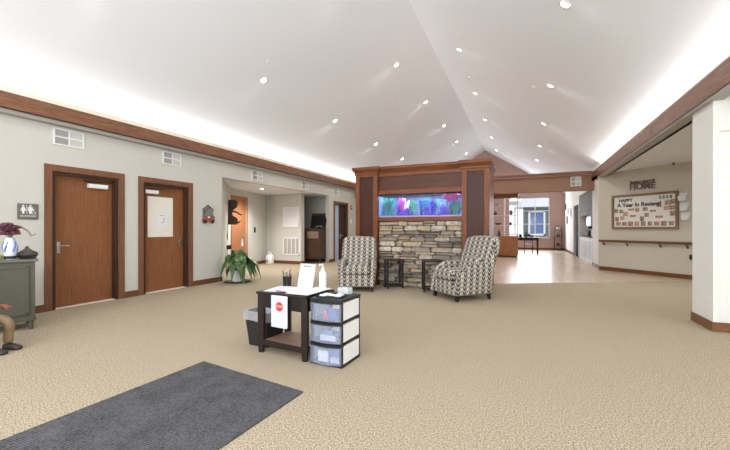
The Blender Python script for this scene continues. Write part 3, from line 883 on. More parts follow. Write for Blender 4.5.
cor = [(-.79, 'leafy', (30, 150, 110), .38), (-.70, 'leafy', (20, 130, 150), .38), (-.60, 'branch', (96, 50, 210), .28), (-.47, 'leafy', (170, 50, 160), .4), (-.40, 'branch', (230, 220, 240), .38), (-.35, 'mound', (84, 50, 190), .17),
       (-.24, 'leafy', (30, 140, 110), .36), (-.14, 'leafy', (80, 170, 160), .3), (-.02, 'branch', (24, 50, 180), .33), (.08, 'leafy', (10, 120, 190), .38), (.17, 'mound', (60, 40, 180), .26), (.27, 'branch', (30, 40, 170), .34),
       (.37, 'leafy', (90, 150, 170), .34), (.50, 'mound', (76, 44, 190), .3), (.58, 'branch', (40, 120, 190), .38), (.67, 'mound', (70, 76, 120), .3), (.74, 'leafy', (20, 130, 130), .32), (.80, 'leafy', (90, 150, 150), .24)]
names = {'leafy': 'aquarium_plant', 'branch': 'coral', 'mound': 'coral'}
words = {0: 'tall green feathery plant at far left end of aquarium', 1: 'teal feathery plant second from left end of aquarium', 2: 'violet branching coral near left end of aquarium', 3: 'pink feathery plant in left half of aquarium', 4: 'white branching coral beside the pink plant in aquarium', 5: 'low violet coral mound in front of white coral in aquarium',
         6: 'green feathery plant just left of aquarium middle', 7: 'pale teal feathery plant just left of the blue branching coral', 8: 'blue branching coral at middle of aquarium', 9: 'tall bright blue feathery plant right of aquarium middle', 10: 'violet coral mound right of aquarium middle', 11: 'dark blue branching coral right of the violet mound',
         12: 'grey-teal feathery plant in right half of aquarium', 13: 'purple coral mound in right half of aquarium', 14: 'tall blue branching coral in right half of aquarium', 15: 'dark slate coral mound near right end of aquarium', 16: 'teal feathery plant under magenta sea fan in aquarium', 17: 'pale green plant at far right end of aquarium'}
xc = (p0 + p1) / 2
for i, (cx, kind, rgb, hh) in enumerate(cor):
    rr = random.Random(i + 50); m = MB(); yy = AY0 + rr.uniform(.16, .40)
    if kind == 'leafy':
        for k in range(24):
            a = rr.uniform(0, 2 * PI); r = rr.uniform(.01, .062)
            m.tube([(0, 0, 0), (r * .5 * math.cos(a), r * .5 * math.sin(a), hh * .5), (r * 1.4 * math.cos(a + .6), r * 1.4 * math.sin(a + .6), hh * rr.uniform(.75, 1.0))], [.010, .019, .003], 5)
    elif kind == 'branch':
        for k in range(9):
            a = rr.uniform(0, 2 * PI); r = rr.uniform(.02, .08)
            m.tube([(0, 0, 0), (r * .7 * math.cos(a), r * .7 * math.sin(a), hh * .45), (r * math.cos(a + .4), r * math.sin(a + .4), hh * rr.uniform(.7, 1))], [.02, .015, .008], 6)
    else:
        for k in range(26):
            a = rr.uniform(0, 2 * PI); q_ = rr.random() ** .6; r = .02 + .012 * rr.random(); zz = hh * (1 - q_ * q_) * rr.uniform(.5, .95)
            cx_, cy_ = .1 * q_ * math.cos(a), .07 * q_ * math.sin(a)
            m.tube([(cx_, cy_, 0), (cx_, cy_, max(.01, zz)), (cx_ * 1.1, cy_ * 1.1, max(.02, zz) + r)], [r, r * 1.1, r * .3], 7)
    o = m.build(names[kind], plain('coral_%d' % i, rgb, .7, vary=.2, scale=30), None, True, 60); o.location = (xc + cx, yy, AZ0 + .035); o.scale = (1.45, 1.2, 1.08)
    tag(o, words[i], 'aquarium plant' if kind == 'leafy' else 'coral', 'plants and corals in the aquarium')
m = MB()
for k in range(22):
    a = -PI * .05 - k * PI * .9 / 21; rr = random.Random(k)
    m.tube([(0, 0, 0), (.1 * math.cos(a), rr.uniform(-.03, .03), .1 * math.sin(a) * .8), (.2 * math.cos(a) * rr.uniform(.8, 1.1), rr.uniform(-.05, .05), .17 * math.sin(a) * rr.uniform(.8, 1.1))], [.03, .022, .012], 6)
o = m.build('sea_fan', plain('magenta_fan', (170, 20, 150), .6, vary=.2, scale=40), None, True, 60); o.location = (p1 - .235, AY0 + .12, AZ0 + .47)
tag(o, 'magenta sea fan hanging at upper right corner of aquarium', 'coral')


# ================================================================== ARMCHAIRS
def make_chair(label):
    t = thing('armchair', label, 'armchair', (0, 0, 0), 0, 'patterned recliner armchairs'); fb = M['fabric']
    MB().pad(-.29, .29, -.36, .34, .11, .36, .03, 8).build('base', fb, t, True)
    MB().pad(-.285, .285, -.405, -.34, .10, .345, .03, 8).build('footrest_panel', fb, t, True)

    def crown_(p):
        k = max(0, 1 - (p.x / .29) ** 2) * .05
        return Vector((p.x, p.y, p.z + (k if p.z > .42 else 0)))
    MB().pad(-.285, .285, -.42, .22, .345, .50, .06, 10, crown_).build('seat_cushion', fb, t, True)

    def arm_fn(sgn):
        def fn(p):
            s = (p.y + .40) / .75                                   # 0 front .. 1 back
            top = max(0, (p.z - .12) / .52)
            drop = max(0, .32 - s) ** 1.3 * .55
            flare = .045 * top * (1 - .5 * s)
            return Vector((p.x + sgn * (flare - .02), p.y - (.02 * (1 - top)) + (1 - s) * .07 * top, p.z - drop * top))
        return fn
    for sgn in (-1, 1):
        a, b = sorted((sgn * .275, sgn * .395))
        MB().pad(a, b, -.41, .36, .10, .645, .05, 12, arm_fn(sgn)).build('arm', fb, t, True)

    def back_fn(p):
        k = (p.z - .40) / .72
        lean = .02 + .22 * k
        wd = 1 + .04 * math.sin(max(0, min(1, k)) * PI) - max(0, k - .85) * .2
        top = -.03 * (abs(p.x) / .36) ** 3 if k > .6 else 0
        return Vector((p.x * wd, p.y + lean, p.z + top))
    MB().pad(-.385, .385, .14, .32, .40, 1.13, .075, 12, back_fn).build('backrest', fb, t, True)

    def lum_fn(p):
        k = (p.z - .44) / .28
        top = -.10 * (abs(p.x) / .29) ** 2.2 if k > .45 else 0
        return Vector((p.x, p.y + .10 * k, p.z + top))
    MB().pad(-.285, .285, .05, .20, .44, .76, .065, 10, lum_fn).build('lumbar_cushion', fb, t, True)
    for sx in (-.31, .31):
        for sy in (-.33, .30):
            m = MB(); m.tube([(sx, sy, .115), (sx, sy + (.02 if sy > 0 else -.02), 0)], [.04, .028], 4); m.build('leg', M['espresso'], t)
    return t


ch = make_chair('patterned recliner armchair facing forward, left of the two side tables')
ch.location = (-3.17, 6.97, 0); ch.rotation_euler = (0, 0, math.radians(20)); ch.scale = (.94, .94, .96)
dup(ch, (-1.05, 6.88, 0), math.radians(-43), 'patterned recliner armchair turned sideways, right of the stone face').scale = (1.05, 1.05, .99)


# side tables with open square-bar frames
def side_table(label, loc, rz, w, d, h):
    t = thing('side_table', label, 'side table', loc, rz, 'small dark side tables')
    MB().box(-w / 2, w / 2, -d / 2, d / 2, h - .03, h, .004).build('tabletop', M['dark_table'], t)
    b = .035
    for sx in (-1, 1):
        for sy in (-1, 1):
            x0 = sx * (w / 2 - .03); y0 = sy * (d / 2 - .03)
            MB().box(x0 - b / 2, x0 + b / 2, y0 - b / 2, y0 + b / 2, 0, h - .03).build('leg', M['espresso'], t)
    m = MB()
    for sy in (-1, 1): m.box(-w / 2 + .03, w / 2 - .03, sy * (d / 2 - .03) - .012, sy * (d / 2 - .03) + .012, .04, .07)
    for sx in (-1, 1): m.box(sx * (w / 2 - .03) - .012, sx * (w / 2 - .03) + .012, -d / 2 + .04, d / 2 - .04, .04, .07)
    m.build('stretcher', M['espresso'], t)
    return t


side_table('small dark side table with open bar legs beside the forward facing armchair', (-2.55, 7.43, 0), math.radians(33), .38, .30, .60)
side_table('dark side table half hidden behind the sideways armchair', (-1.71, 7.37, 0), math.radians(20), .42, .40, .62)

# ================================================================== CHECK-IN TABLE GROUP
TA = math.radians(-6)
t = thing('small_table', 'dark brown rectangular check-in table with lower shelf on carpet', 'table', (-2.15, 3.195, 0), TA)
MB().box(-.325, .305, -.235, .245, .59, .615, .005).build('tabletop', M['espresso'], t)
for sx in (-.285, .272):
    for sy in (-.195, .205): MB().tube([(sx, sy, .59), (sx, sy, .12), (sx, sy, 0)], [.042, .042, .03], 4).build('leg', M['espresso'], t)
m = MB(); m.box(-.285, .272, -.215, -.195, .46, .59); m.box(-.285, .272, .205, .225, .46, .59); m.box(-.3, -.28, -.19, .2, .46, .59); m.box(.265, .285, -.19, .2, .46, .59)
m.build('apron', M['espresso'], t)
MB().box(-.275, .262, -.19, .2, .10, .12, .003).build('lower_shelf', M['shelf_wood'], t)
MB().box(-.275, .262, -.21, -.185, .075, .125, .003).build('shelf_rail', M['espresso'], t)
TM = Matrix.Translation((-2.15, 3.195, 0)) @ Matrix.Rotation(TA, 4, 'Z')


def on_table(x, y, z=.6155): return tuple(TM @ Vector((x, y, z)))


SG = 'sign-in papers on the check-in table'


def sheet(label, x, y, w, h, rz, z, mt='paper', name='paper_sheet', lines=6):
    t = thing(name, label, 'paper', on_table(x, y, z), TA + rz, SG)
    MB().box(-w / 2, w / 2, -h / 2, h / 2, 0, .003).build('page', M[mt], t)
    if lines:
        m = MB()
        for k in range(lines): m.box(-w * .4, w * .36, -h * .38 + k * h * .13, -h * .38 + k * h * .13 + .003, .003, .0036)
        m.build('printed_lines', M['grey_ink'], t)
    return t


sheet('white sign-in sheet at left end of check-in table', -.19, .0, .24, .34, .25, .6155)
sheet('white sign-in sheet across middle of check-in table', .02, .03, .25, .33, -.2, .6195)
sheet('stacked white sheets at right front of check-in table', .17, -.06, .26, .3, .06, .6235)
sheet('white sheet near right back of check-in table', .2, .12, .2, .2, .0, .6275, lines=0)
t = thing('pen', 'violet pen lying at front edge of check-in table', 'pen', on_table(-.06, -.17, .628), TA - .15)
MB().cyl((-.06, 0, 0), (.05, 0, 0), .006, n=10).build('barrel', plain('violet', (120, 110, 180), .4), t); MB().cyl((.05, 0, 0), (.075, 0, 0), .007, n=10).build('cap', M['red'], t)

t = thing('pen_cup', 'black wire mesh cup of pens at back left of check-in table', 'pen cup', on_table(-.285, .19), TA)
m = MB()
for k in range(14):
    a = 2 * PI * k / 14; a2 = a + .7
    m.tube([(.042 * math.cos(a), .042 * math.sin(a), .004), (.047 * math.cos(a2), .047 * math.sin(a2), .105)], .0035, 4); m.tube([(.042 * math.cos(a2), .042 * math.sin(a2), .004), (.047 * math.cos(a), .047 * math.sin(a), .105)], .0035, 4)
m.lathe([(.045, 0), (.045, .006), (0, .006)]); m.lathe([(.046, .10), (.05, .10), (.05, .108), (.046, .108)])
m.build('mesh_cup', M['dark_metal'], t)
for k, (dx, dy, mt) in enumerate(((.03, .01, 'ink'), (-.02, .02, 'walnut'), (.01, -.03, 'grey_ink'), (-.03, -.015, 'ink'), (0, .035, 'walnut'))):
    MB().cyl((dx * .4, dy * .4, .008), (dx * 1.5, dy * 1.5, .14 + .01 * k), .005, n=8).build('pen', M[mt], t)

t = thing('sign_holder', 'leaning white letter sheet in clear acrylic stand at back of check-in table', 'sign holder', on_table(-.02, .165), TA - .12)
s_ = Matrix.Rotation(math.radians(-12), 4, 'X')
MB().box(-.115, .115, -.002, .002, 0, .26, mtx=s_).build('acrylic_plate', M['acrylic'], t)
MB().box(-.1, .1, -.002, .075, 0, .004).build('foot', M['acrylic'], t)
p_ = MB().box(-.108, .108, -.0045, -.002, .006, .254, mtx=s_).build('letter', M['paper_blue'], t)
m = MB()
for k in range(13): m.box(-.07, .07 - .02 * (k % 3), -.0055, -.0045, .03 + .014 * k, .034 + .014 * k, mtx=s_)
m.build('printed_lines', plain('pale_print', (186, 190, 204), .8), p_)
h_ = text('heading', 'WELCOME', .024, M['grey_ink'], (0, -.0055 + .047, .228), p_, rot=(PI / 2 - math.radians(12), 0, 0))
t = thing('sanitizer_bottle', 'tall white pump bottle at right back of check-in table', 'bottle', on_table(.215, .165), TA)
MB().lathe([(.036, 0), (.038, .006), (.038, .165), (.03, .19), (.014, .2), (.014, .215), (0, .215)]).build('body', M['white'], t, True)
MB().lathe([(.017, .2), (.017, .222), (.008, .226), (.007, .255), (0, .256)]).build('pump_collar', M['white'], t, True)
MB().tube([(0, 0, .252), (0, 0, .262), (-.012, -.02, .263), (-.02, -.036, .256)], .008).build('pump_spout', M['white'], t, True)

# stop sheet taped on the apron front
t = thing('stop_notice', 'white sheet with red STOP octagon hanging on front of check-in table', 'notice', on_table(.005, -.243, .6), TA)
MB().box(-.105, .095, -.005, .0, -.295, .0).build('page', M['paper_blue'], t)
MB().box(-.115, .085, .001, .005, -.31, -.005).build('rear_page', M['paper_blue'], t)
oc = [(.048 * math.cos(PI / 8 + k * PI / 4) - .005, .048 * math.sin(PI / 8 + k * PI / 4) - .105) for k in range(8)]
sg = MB().prism(oc, -.008, -.005).build('stop_octagon', M['red'], t)
text('stop_lettering', 'STOP', .032, M['paper'], (-.005, -.0085, -.105), sg, ext=.0006)
m = MB()
for k in range(7): m.box(-.075, .07 - .015 * (k % 3), -.006, -.005, -.19 - .016 * k, -.187 - .016 * k)
m.build('printed_lines', plain('pale_print_b', (190, 196, 214), .8), t)

# three-drawer cart
t = thing('drawer_cart', 'black framed plastic cart with three translucent drawers beside check-in table', 'drawer cart', (-1.655, 3.13, 0), math.radians(-2))
W, Dp, H = .165, .185, .61
m = MB()
for sx in (-1, 1):
    for sy in (-1, 1):
        x0 = sx * (W - .013); y0 = sy * (Dp - .015); m.box(x0 - .013, x0 + .013, y0 - .015, y0 + .015, .0, H - .02, .004)
for z in (.0, .195, .39):
    m.box(-W, W, -Dp, Dp, z + .003, z + .02, .004); m.box(-W, -W + .012, -Dp, Dp, z, z + .03); m.box(W - .012, W, -Dp, Dp, z, z + .03)
m.build('frame', M['charcoal'], t)
top = [(-W - .005, Dp), (W + .005, Dp), (W + .005, -Dp)] + [(W - 2 * W * k / 8, -Dp - .03 * math.sin(PI * k / 8)) for k in range(1, 8)] + [(-W - .005, -Dp)]
MB().slab(top, H - .025, H).build('top_panel', M['charcoal'], t)
for sx in (-1, 1):
    for z in (.03, .225, .42):
        MB().box(sx * W - .002, sx * W + .002, -Dp + .03, Dp - .03, z, z + .155).build('side_pane', plain('side_pane_%d%d' % (sx, int(z * 100)), (226, 228, 226), .4, vary=.01), t)
for z in (.02, .215, .41):
    bow = [(W - .03 - (2 * W - .06) * k / 10, -Dp - .012 - .03 * math.sin(PI * (k + 1) / 12)) for k in range(11)]
    bow = [(W - .004, -Dp - .006)] + bow + [(-W + .004, -Dp - .006)]
    d = MB().slab(bow + [(-W + .004, -Dp + .004), (W - .004, -Dp + .004)], z + .005, z + .165).build('drawer', M['drawer'], t)
    lip = [(x, y - .006) for x, y in bow] + [(-W + .004, -Dp + .004), (W - .004, -Dp + .004)]
    MB().slab(lip, z + .163, z + .178).build('drawer_lip', M['charcoal'], d)
CM = Matrix.Translation((-1.655, 3.13, 0)) @ Matrix.Rotation(math.radians(-2), 4, 'Z')


def in_cart(x, y, z): return tuple(CM @ Vector((x, y, z)))


DG = 'packages inside the cart drawers'
for lab, nm, x, y, z, w, dpt, hh, rgb in (
        ('red packet in top drawer of the plastic cart', 'packet', -.03, -.13, .413, .05, .05, .085, (214, 70, 66)), ('blue packet in top drawer of the plastic cart', 'packet', .055, -.13, .413, .085, .06, .10, (56, 78, 150)),
        ('white box in middle drawer of the plastic cart', 'box', 0.0, -.12, .218, .17, .06, .05, (222, 224, 230)), ('grey rolled packet on white box in middle drawer of cart', 'packet', 0.0, -.125, .2685, .09, .05, .05, (130, 140, 170)),
        ('white card pack at left of bottom drawer of cart', 'box', -.05, -.14, .023, .11, .03, .10, (240, 240, 244)), ('blue packet at back of bottom drawer of cart', 'packet', .05, -.06, .023, .15, .05, .13, (120, 150, 210)), ('pale packet at right of bottom drawer of cart', 'packet', .075, -.135, .023, .1, .04, .05, (206, 204, 222))):
    o = MB().box(-w / 2, w / 2, -dpt / 2, dpt / 2, 0, hh, .006).build(nm, plain(nm + lab[:9], rgb, .6), None); o.location = in_cart(x, y, z); o.rotation_euler = (0, 0, math.radians(-2)); tag(o, lab, 'packet' if nm == 'packet' else 'box', DG)

t = thing('tray', 'shallow black tray of white badges on top of the plastic cart', 'tray', in_cart(-.01, -.06, .611), .12)
m = MB(); m.box(-.12, .12, -.085, .085, 0, .005, .002)
for a, b, c, e in ((-.125, -.118, -.09, .09), (.118, .125, -.09, .09), (-.12, .12, -.09, -.083), (-.12, .12, .083, .09)): m.box(a, b, c, e, 0, .014)
m.build('base', M['charcoal'], t)
rr = random.Random(4)
for k, lab in enumerate(('white badge at left front of black tray on the cart', 'white badge at left back of black tray on the cart', 'white badge at middle of black tray on the cart', 'white badge at right front of black tray on the cart', 'white badge at right back of black tray on the cart')):
    x, y = ((-.07, -.035), (-.065, .04), (0, .0), (.07, -.03), (.065, .042))[k]
    o = MB().pad(-.034, .034, -.026, .026, 0, .016, .007, 4).build('badge', M['paper_blue'] if k % 2 else M['paper'], None, True); o.location = in_cart(-.01 + x * .99 - y * .12, -.06 + y + x * .12, .6165); o.rotation_euler = (0, 0, rr.uniform(-.6, .6)); tag(o, lab, 'badge', 'badges in the black tray')
t = thing('acrylic_box', 'small clear acrylic box at back of the plastic cart top', 'box', in_cart(.03, .125, .611), -.1)
m = MB(); m.box(-.06, .06, -.04, .04, 0, .004); m.box(-.06, .06, -.04, -.037, .004, .06); m.box(-.06, .06, .037, .04, .004, .06); m.box(-.06, -.057, -.037, .037, .004, .06); m.box(.057, .06, -.037, .037, .004, .06)
m.build('shell', M['acrylic'], t); MB().box(-.045, .045, -.028, .028, .005, .03, .004).build('cards', M['grey_ink'], t)

# waste bin
t = thing('waste_bin', 'black waste bin with white liner bag left of check-in table', 'waste bin', (-2.595, 3.27, 0), math.radians(-4))
m = MB(); rings = []
for (w, dd, z) in ((.122, .115, 0), (.157, .15, .35), (.167, .16, .35), (.167, .16, .365), (.152, .145, .365), (.115, .11, .012)):
    rings.append([m.bm.verts.new((sx * w, sy * dd, z)) for sx, sy in ((-1, -1), (1, -1), (1, 1), (-1, 1))])
for i in range(5):
    for k in range(4): m.bm.faces.new((rings[i][k], rings[i][(k + 1) % 4], rings[i + 1][(k + 1) % 4], rings[i + 1][k]))
m.bm.faces.new(rings[0][::-1]); m.bm.faces.new(rings[-1])
m.build('bin', M['charcoal'], t)
m = MB(); n = 40; rings = []; rr = random.Random(5)


def rect_pt(a, w, d):
    c, s = math.cos(a), math.sin(a); k = 1 / max(abs(c) / w, abs(s) / d); return c * k, s * k


for (w, dd, z, j) in ((.164, .158, .275, .006), (.168, .162, .33, .006), (.174, .168, .372, .004), (.148, .14, .372, .004), (.136, .13, .31, .01), (.12, .11, .2, .012)):
    rings.append([m.bm.verts.new((*rect_pt(2 * PI * k / n, w + rr.uniform(0, j), dd + rr.uniform(0, j)), z + rr.uniform(-j, j))) for k in range(n)])
for i in range(5):
    for k in range(n): m.bm.faces.new((rings[i][k], rings[i][(k + 1) % n], rings[i + 1][(k + 1) % n], rings[i + 1][k]))
m.bm.faces.new(rings[-1])
m.build('liner_bag', M['bag'], t)

# floor mat
th = math.atan2(1.0, -.02)
c0, c1 = Vector((-2.76, 2.58)), Vector((-1.55, 2.40)); dn = Vector((-.045, -1.0)).normalized()
q = [c0, c1, c1 + dn * 3.2, c0 + dn * 3.2]
o = MB().slab([tuple(v) for v in q][::-1], .0005, .009).build('floor_mat', M['mat']); tag(o, 'dark grey ribbed entrance mat on beige carpet', 'mat')

# ================================================================== CABINET CORNER AT LEFT
ca = math.radians(90 - 22)
t = thing('cabinet', 'green-grey painted cabinet with panelled front at left edge', 'cabinet', (-5.60, 2.60, 0), ca)
# local +x runs along the face away from camera, local -y faces the room; right front corner at origin
W, D_ = 1.15, .42
MB().box(-W, 0, 0, D_, .13, .84, .006).build('body', M['green_grey'], t)
MB().box(-W - .03, .03, -.03, D_ + .02, .84, .87, .006).build('top', plain('green_grey_top', (104, 102, 92), .4), t)
MB().box(-W - .012, .012, -.012, D_, .11, .14, .004).build('base_rail', M['green_grey'], t)
for x0, x1 in ((-.365, -.05), (-.735, -.415), (-1.10, -.785)):
    d = MB().box(x0, x1, -.012, 0, .18, .80, .004).build('door', M['green_grey'], t)
    m = MB(); f = .028
    for a, b, c, e in ((x0 + .01, x1 - .01, .19, .19 + f), (x0 + .01, x1 - .01, .79 - f, .79), (x0 + .01, x0 + .01 + f, .19, .79), (x1 - .01 - f, x1 - .01, .19, .79)): m.box(a, b, -.022, -.011, c, e, .004)
    m.build('door_moulding', M['green_grey'], d)
for x in (-.04, -W + .04):
    for y in (.04, D_ - .04): MB().lathe([(.022, 0), (.03, .03), (.022, .05), (.034, .1), (.034, .125), (0, .125)], x, y, 14).build('leg', M['green_grey'], t, True)
KM = Matrix.Translation((-5.60, 2.60, 0)) @ Matrix.Rotation(ca, 4, 'Z')
t = thing('lidded_pot', 'squat dark brown pot with pointed lid on cabinet top', 'pot', tuple(KM @ Vector((-.07, .14, .8705))))
MB().lathe([(.05, 0), (.085, .012), (.112, .05), (.10, .078), (.06, .1), (0, .1)]).build('body', plain('pot_glaze', (66, 58, 54), .35, vary=.15), t, True)
MB().lathe([(.062, .099), (.035, .118), (.02, .132), (.017, .15), (.008, .158), (0, .158)]).build('lid', plain('pot_lid', (74, 66, 60), .35), t, True)
vl = tuple(KM @ Vector((-.225, .06, .8705)))
t = thing('flower_vase', 'blue and white glass vase on cabinet beside dark pot', 'vase', vl)
MB().lathe([(.045, 0), (.055, .01), (.055, .05), (.062, .1), (.066, .17), (.052, .22), (.042, .26), (.046, .27), (.036, .27), (.036, .2), (0, .2)]).build('body', plain('vase_glaze', (220, 224, 240), .15, vary=.1, scale=10), t, True)
m = MB()
for k in range(5):
    a = k * 1.256; m.tube([(.066 * math.cos(a), .066 * math.sin(a), .1), (.069 * math.cos(a + .3), .069 * math.sin(a + .3), .16), (.054 * math.cos(a + .5), .054 * math.sin(a + .5), .22)], .008, 5)
m.build('blue_streaks', plain('cobalt', (84, 110, 190), .2), t)
MB().lathe([(.056, .012), (.06, .014), (.06, .046), (.056, .048)]).build('dark_band', M['charcoal'], t, True)
t = thing('flower_bunch', 'burgundy artificial flowers with grey ribbon in the blue and white vase', 'flowers', (vl[0], vl[1], vl[2] + .24))
rr = random.Random(9); bl = []
stm = MB()
for k in range(12):
    a = rr.uniform(0, 2 * PI); r = rr.uniform(.02, .10); z = rr.uniform(.06, .2)
    e = (r * math.cos(a), r * math.sin(a), z); stm.tube([(0, 0, 0), (e[0] * .4, e[1] * .4, z * .6), e], .004, 5); bl.append(e)
stm.build('stems', M['leaf'], t)
for k, e in enumerate(bl):
    m = MB(); c = Vector(e); rb = random.Random(k)
    for j in range(9):
        a = j * 2.4; tl = .02 + .004 * j
        m.pad(c.x + tl * math.cos(a) - .022, c.x + tl * math.cos(a) + .022, c.y + tl * math.sin(a) - .022, c.y + tl * math.sin(a) + .022, c.z - .012, c.z + .03 - .002 * j, .015, 3)
    m.build('flower_head', plain('burgundy_%d' % k, (96 + rb.randint(-24, 16), 34 + rb.randint(0, 16), 58), .6, vary=.2, scale=30), t, True)
dvr = KM.to_3x3() @ Vector((1, -.1, 0))
m = MB(); m.tube([(0, 0, .1), tuple(dvr * .1 + Vector((0, 0, .16))), tuple(dvr * .16 + Vector((0, 0, .11))), tuple(dvr * .19 + Vector((0, 0, .05))), tuple(dvr * .235 + Vector((0, 0, .07)))], [.014, .016, .012, .014, .008], 6)
m.build('ribbon', plain('grey_ribbon', (150, 138, 126), .5), t, True)
t = thing('glass_candle_cup', 'small amber glass candle cup beside the vase on cabinet', 'candle holder', tuple(KM @ Vector((-.32, .02, .8705))))
MB().lathe([(.03, 0), (.034, .06), (.03, .06), (.027, .01), (0, .01)]).build('cup', clear('amber_glass', (150, 140, 80), .6), t, True)
MB().lathe([(.024, .0105), (.024, .035), (0, .035)]).build('candle', M['cream'], t, True)

# seated statue, mostly outside the frame
sf = math.atan2(.40, .92)
t = thing('seated_statue', 'seated figure statue in tan trousers and dark shoes at left edge', 'statue', (-4.88, 1.965, 0), sf)   # local +x is where it faces


def skin(name, verts, edges, mat, parent, sub=2):
    me = bpy.data.meshes.new(name); me.from_pydata([v[:3] for v in verts], edges, []); me.update()
    o = bpy.data.objects.new(name, me); C.objects.link(o); o.parent = parent; me.materials.append(mat)
    sk = o.modifiers.new('skin', 'SKIN'); o.modifiers.new('sub', 'SUBSURF').levels = sub; o.modifiers['sub'].render_levels = sub; sk.use_smooth_shade = True
    for i, v in enumerate(verts):
        r = v[3]; me.skin_vertices[0].data[i].radius = (r, r) if not isinstance(r, tuple) else r
    me.skin_vertices[0].data[0].use_root = True
    return o


tan = plain('statue_tan', (140, 118, 88), .7, vary=.15, scale=12); drk = plain('statue_dark', (52, 44, 42), .5); fl_ = plain('statue_skin', (132, 80, 58), .6, vary=.1)
tro = [(-.34, 0, .33, .085)]; ed = []
for s in (-1, 1):
    i = len(tro); tro += [(-.24, s * .07, .32, .068), (-.02, s * .08, .315, .052), (.03, s * .08, .27, .05), (.015, s * .08, .14, .044), (.02, s * .08, .055, .048)]
    ed += [(0, i), (i, i + 1), (i + 1, i + 2), (i + 2, i + 3), (i + 3, i + 4)]
skin('trousers', tro, ed, tan, t)
for s in (-1, 1): MB().pad(-.03, .15, s * .08 - .038, s * .08 + .038, .0, .07, .03, 6, lambda p: Vector((p.x, p.y, p.z * (1 - max(0, (p.x - .04) / .11) * .45)))).build('shoe', drk, t, True)
skin('jacket', [(-.34, 0, .38, (.11, .085)), (-.34, 0, .52, (.12, .085)), (-.34, 0, .64, (.11, .075)), (-.34, .13, .63, .05), (-.28, .17, .50, .042), (-.13, .13, .43, .035), (-.34, -.13, .63, .05), (-.28, -.17, .50, .042), (-.13, -.12, .43, .035), (-.33, 0, .70, .045)],
     [(0, 1), (1, 2), (2, 3), (3, 4), (4, 5), (2, 6), (6, 7), (7, 8), (2, 9)], drk, t)
skin('head', [(-.33, 0, .68, .035), (-.325, 0, .76, .055), (-.315, 0, .82, .07), (-.325, 0, .88, .062)], [(0, 1), (1, 2), (2, 3)], fl_, t)
m = MB(); m.pad(-.262, -.232, -.012, .012, .79, .835, .01, 4); m.build('nose', fl_, t, True)
for sy in (-.026, .026): MB().pad(-.268, -.25, sy - .01, sy + .01, .84, .856, .006, 3).build('eye', drk, t, True)
for sy in (-1, 1): MB().pad(-.335, -.30, sy * .07 - .01, sy * .07 + .01, .795, .85, .008, 4).build('ear', fl_, t, True)
MB().pad(-.262, -.246, -.025, .025, .762, .772, .004, 3).build('mouth', drk, t, True)
m = MB(); m.lathe([(.075, .875), (.078, .89), (.06, .93), (0, .945)], -.33, 0); m.build('cap', drk, t, True)
for s in (-1, 1):
    hv = [(-.13, s * .125, .43, .024), (-.085, s * .115, .44, .027), (-.05, s * .11, .44, .026)]; he = [(0, 1), (1, 2)]
    for k in range(4):
        i = len(hv); y = s * .11 + (k - 1.5) * .015; hv += [(-.03, y, .438, .009), (-.008, y, .43, .0085), (.0, y, .412, .008)]; he += [(2, i), (i, i + 1), (i + 1, i + 2)]
    i = len(hv); hv += [(-.07, s * .085, .45, .01), (-.045, s * .072, .445, .009)]; he += [(1, i), (i, i + 1)]
    skin('hand', hv, he, fl_, t, 2)
st = MB().lathe([(.13, 0), (.13, .02), (.11, .03), (.11, .25), (.14, .255), (.14, .265), (0, .265)], -.34, 0).build('stump_seat', M['walnut'], t, True)

# ================================================================== DIAGONAL WALL: NOTICE BOARD
R45 = -PI / 4


def on_diag(s, z, off=0.0):
    """s metres along the wall from its far corner"""
    p = Vector((2.06, 13.19)) + dv * s - Vector((1, 1)).normalized() * off
    return (p.x, p.y, z)


bc = 1.275
t = thing('bulletin_board', 'wide wood framed bulletin board covered with photos on beige wall', 'bulletin board', on_diag(bc, 1.72), R45)
W, H, f = .845, .485, .06
m = MB()
for a, b, c, e in ((-W, W, H - f, H), (-W, W, -H, -H + f), (-W, -W + f, -H + f, H - f), (W - f, W, -H + f, H - f)): m.box(a, b, -.05, -.001, c, e, .006)
m.build('frame', wood('board_frame', (112, 88, 66), (142, 114, 88), 'x'), t)
MB().box(-W + f, W - f, -.015, -.001, -H + f, H - f).build('backing', plain('board_paper', (226, 222, 214), .8, vary=.05, scale=12), t)
BM = Matrix.Translation(on_diag(bc, 1.72)) @ Matrix.Rotation(R45, 4, 'Z')
LG = 'lettering pinned on the bulletin board'


def board_text(nm, body, size, x, z, lab, sx=1.0):
    o = text(nm, body, size, M['ink'], tuple(BM @ Vector((x, -.019, z))), None, (PI / 2, 0, R45), .003, 'CENTER', .004, sx); tag(o, lab, 'lettering', LG); return o


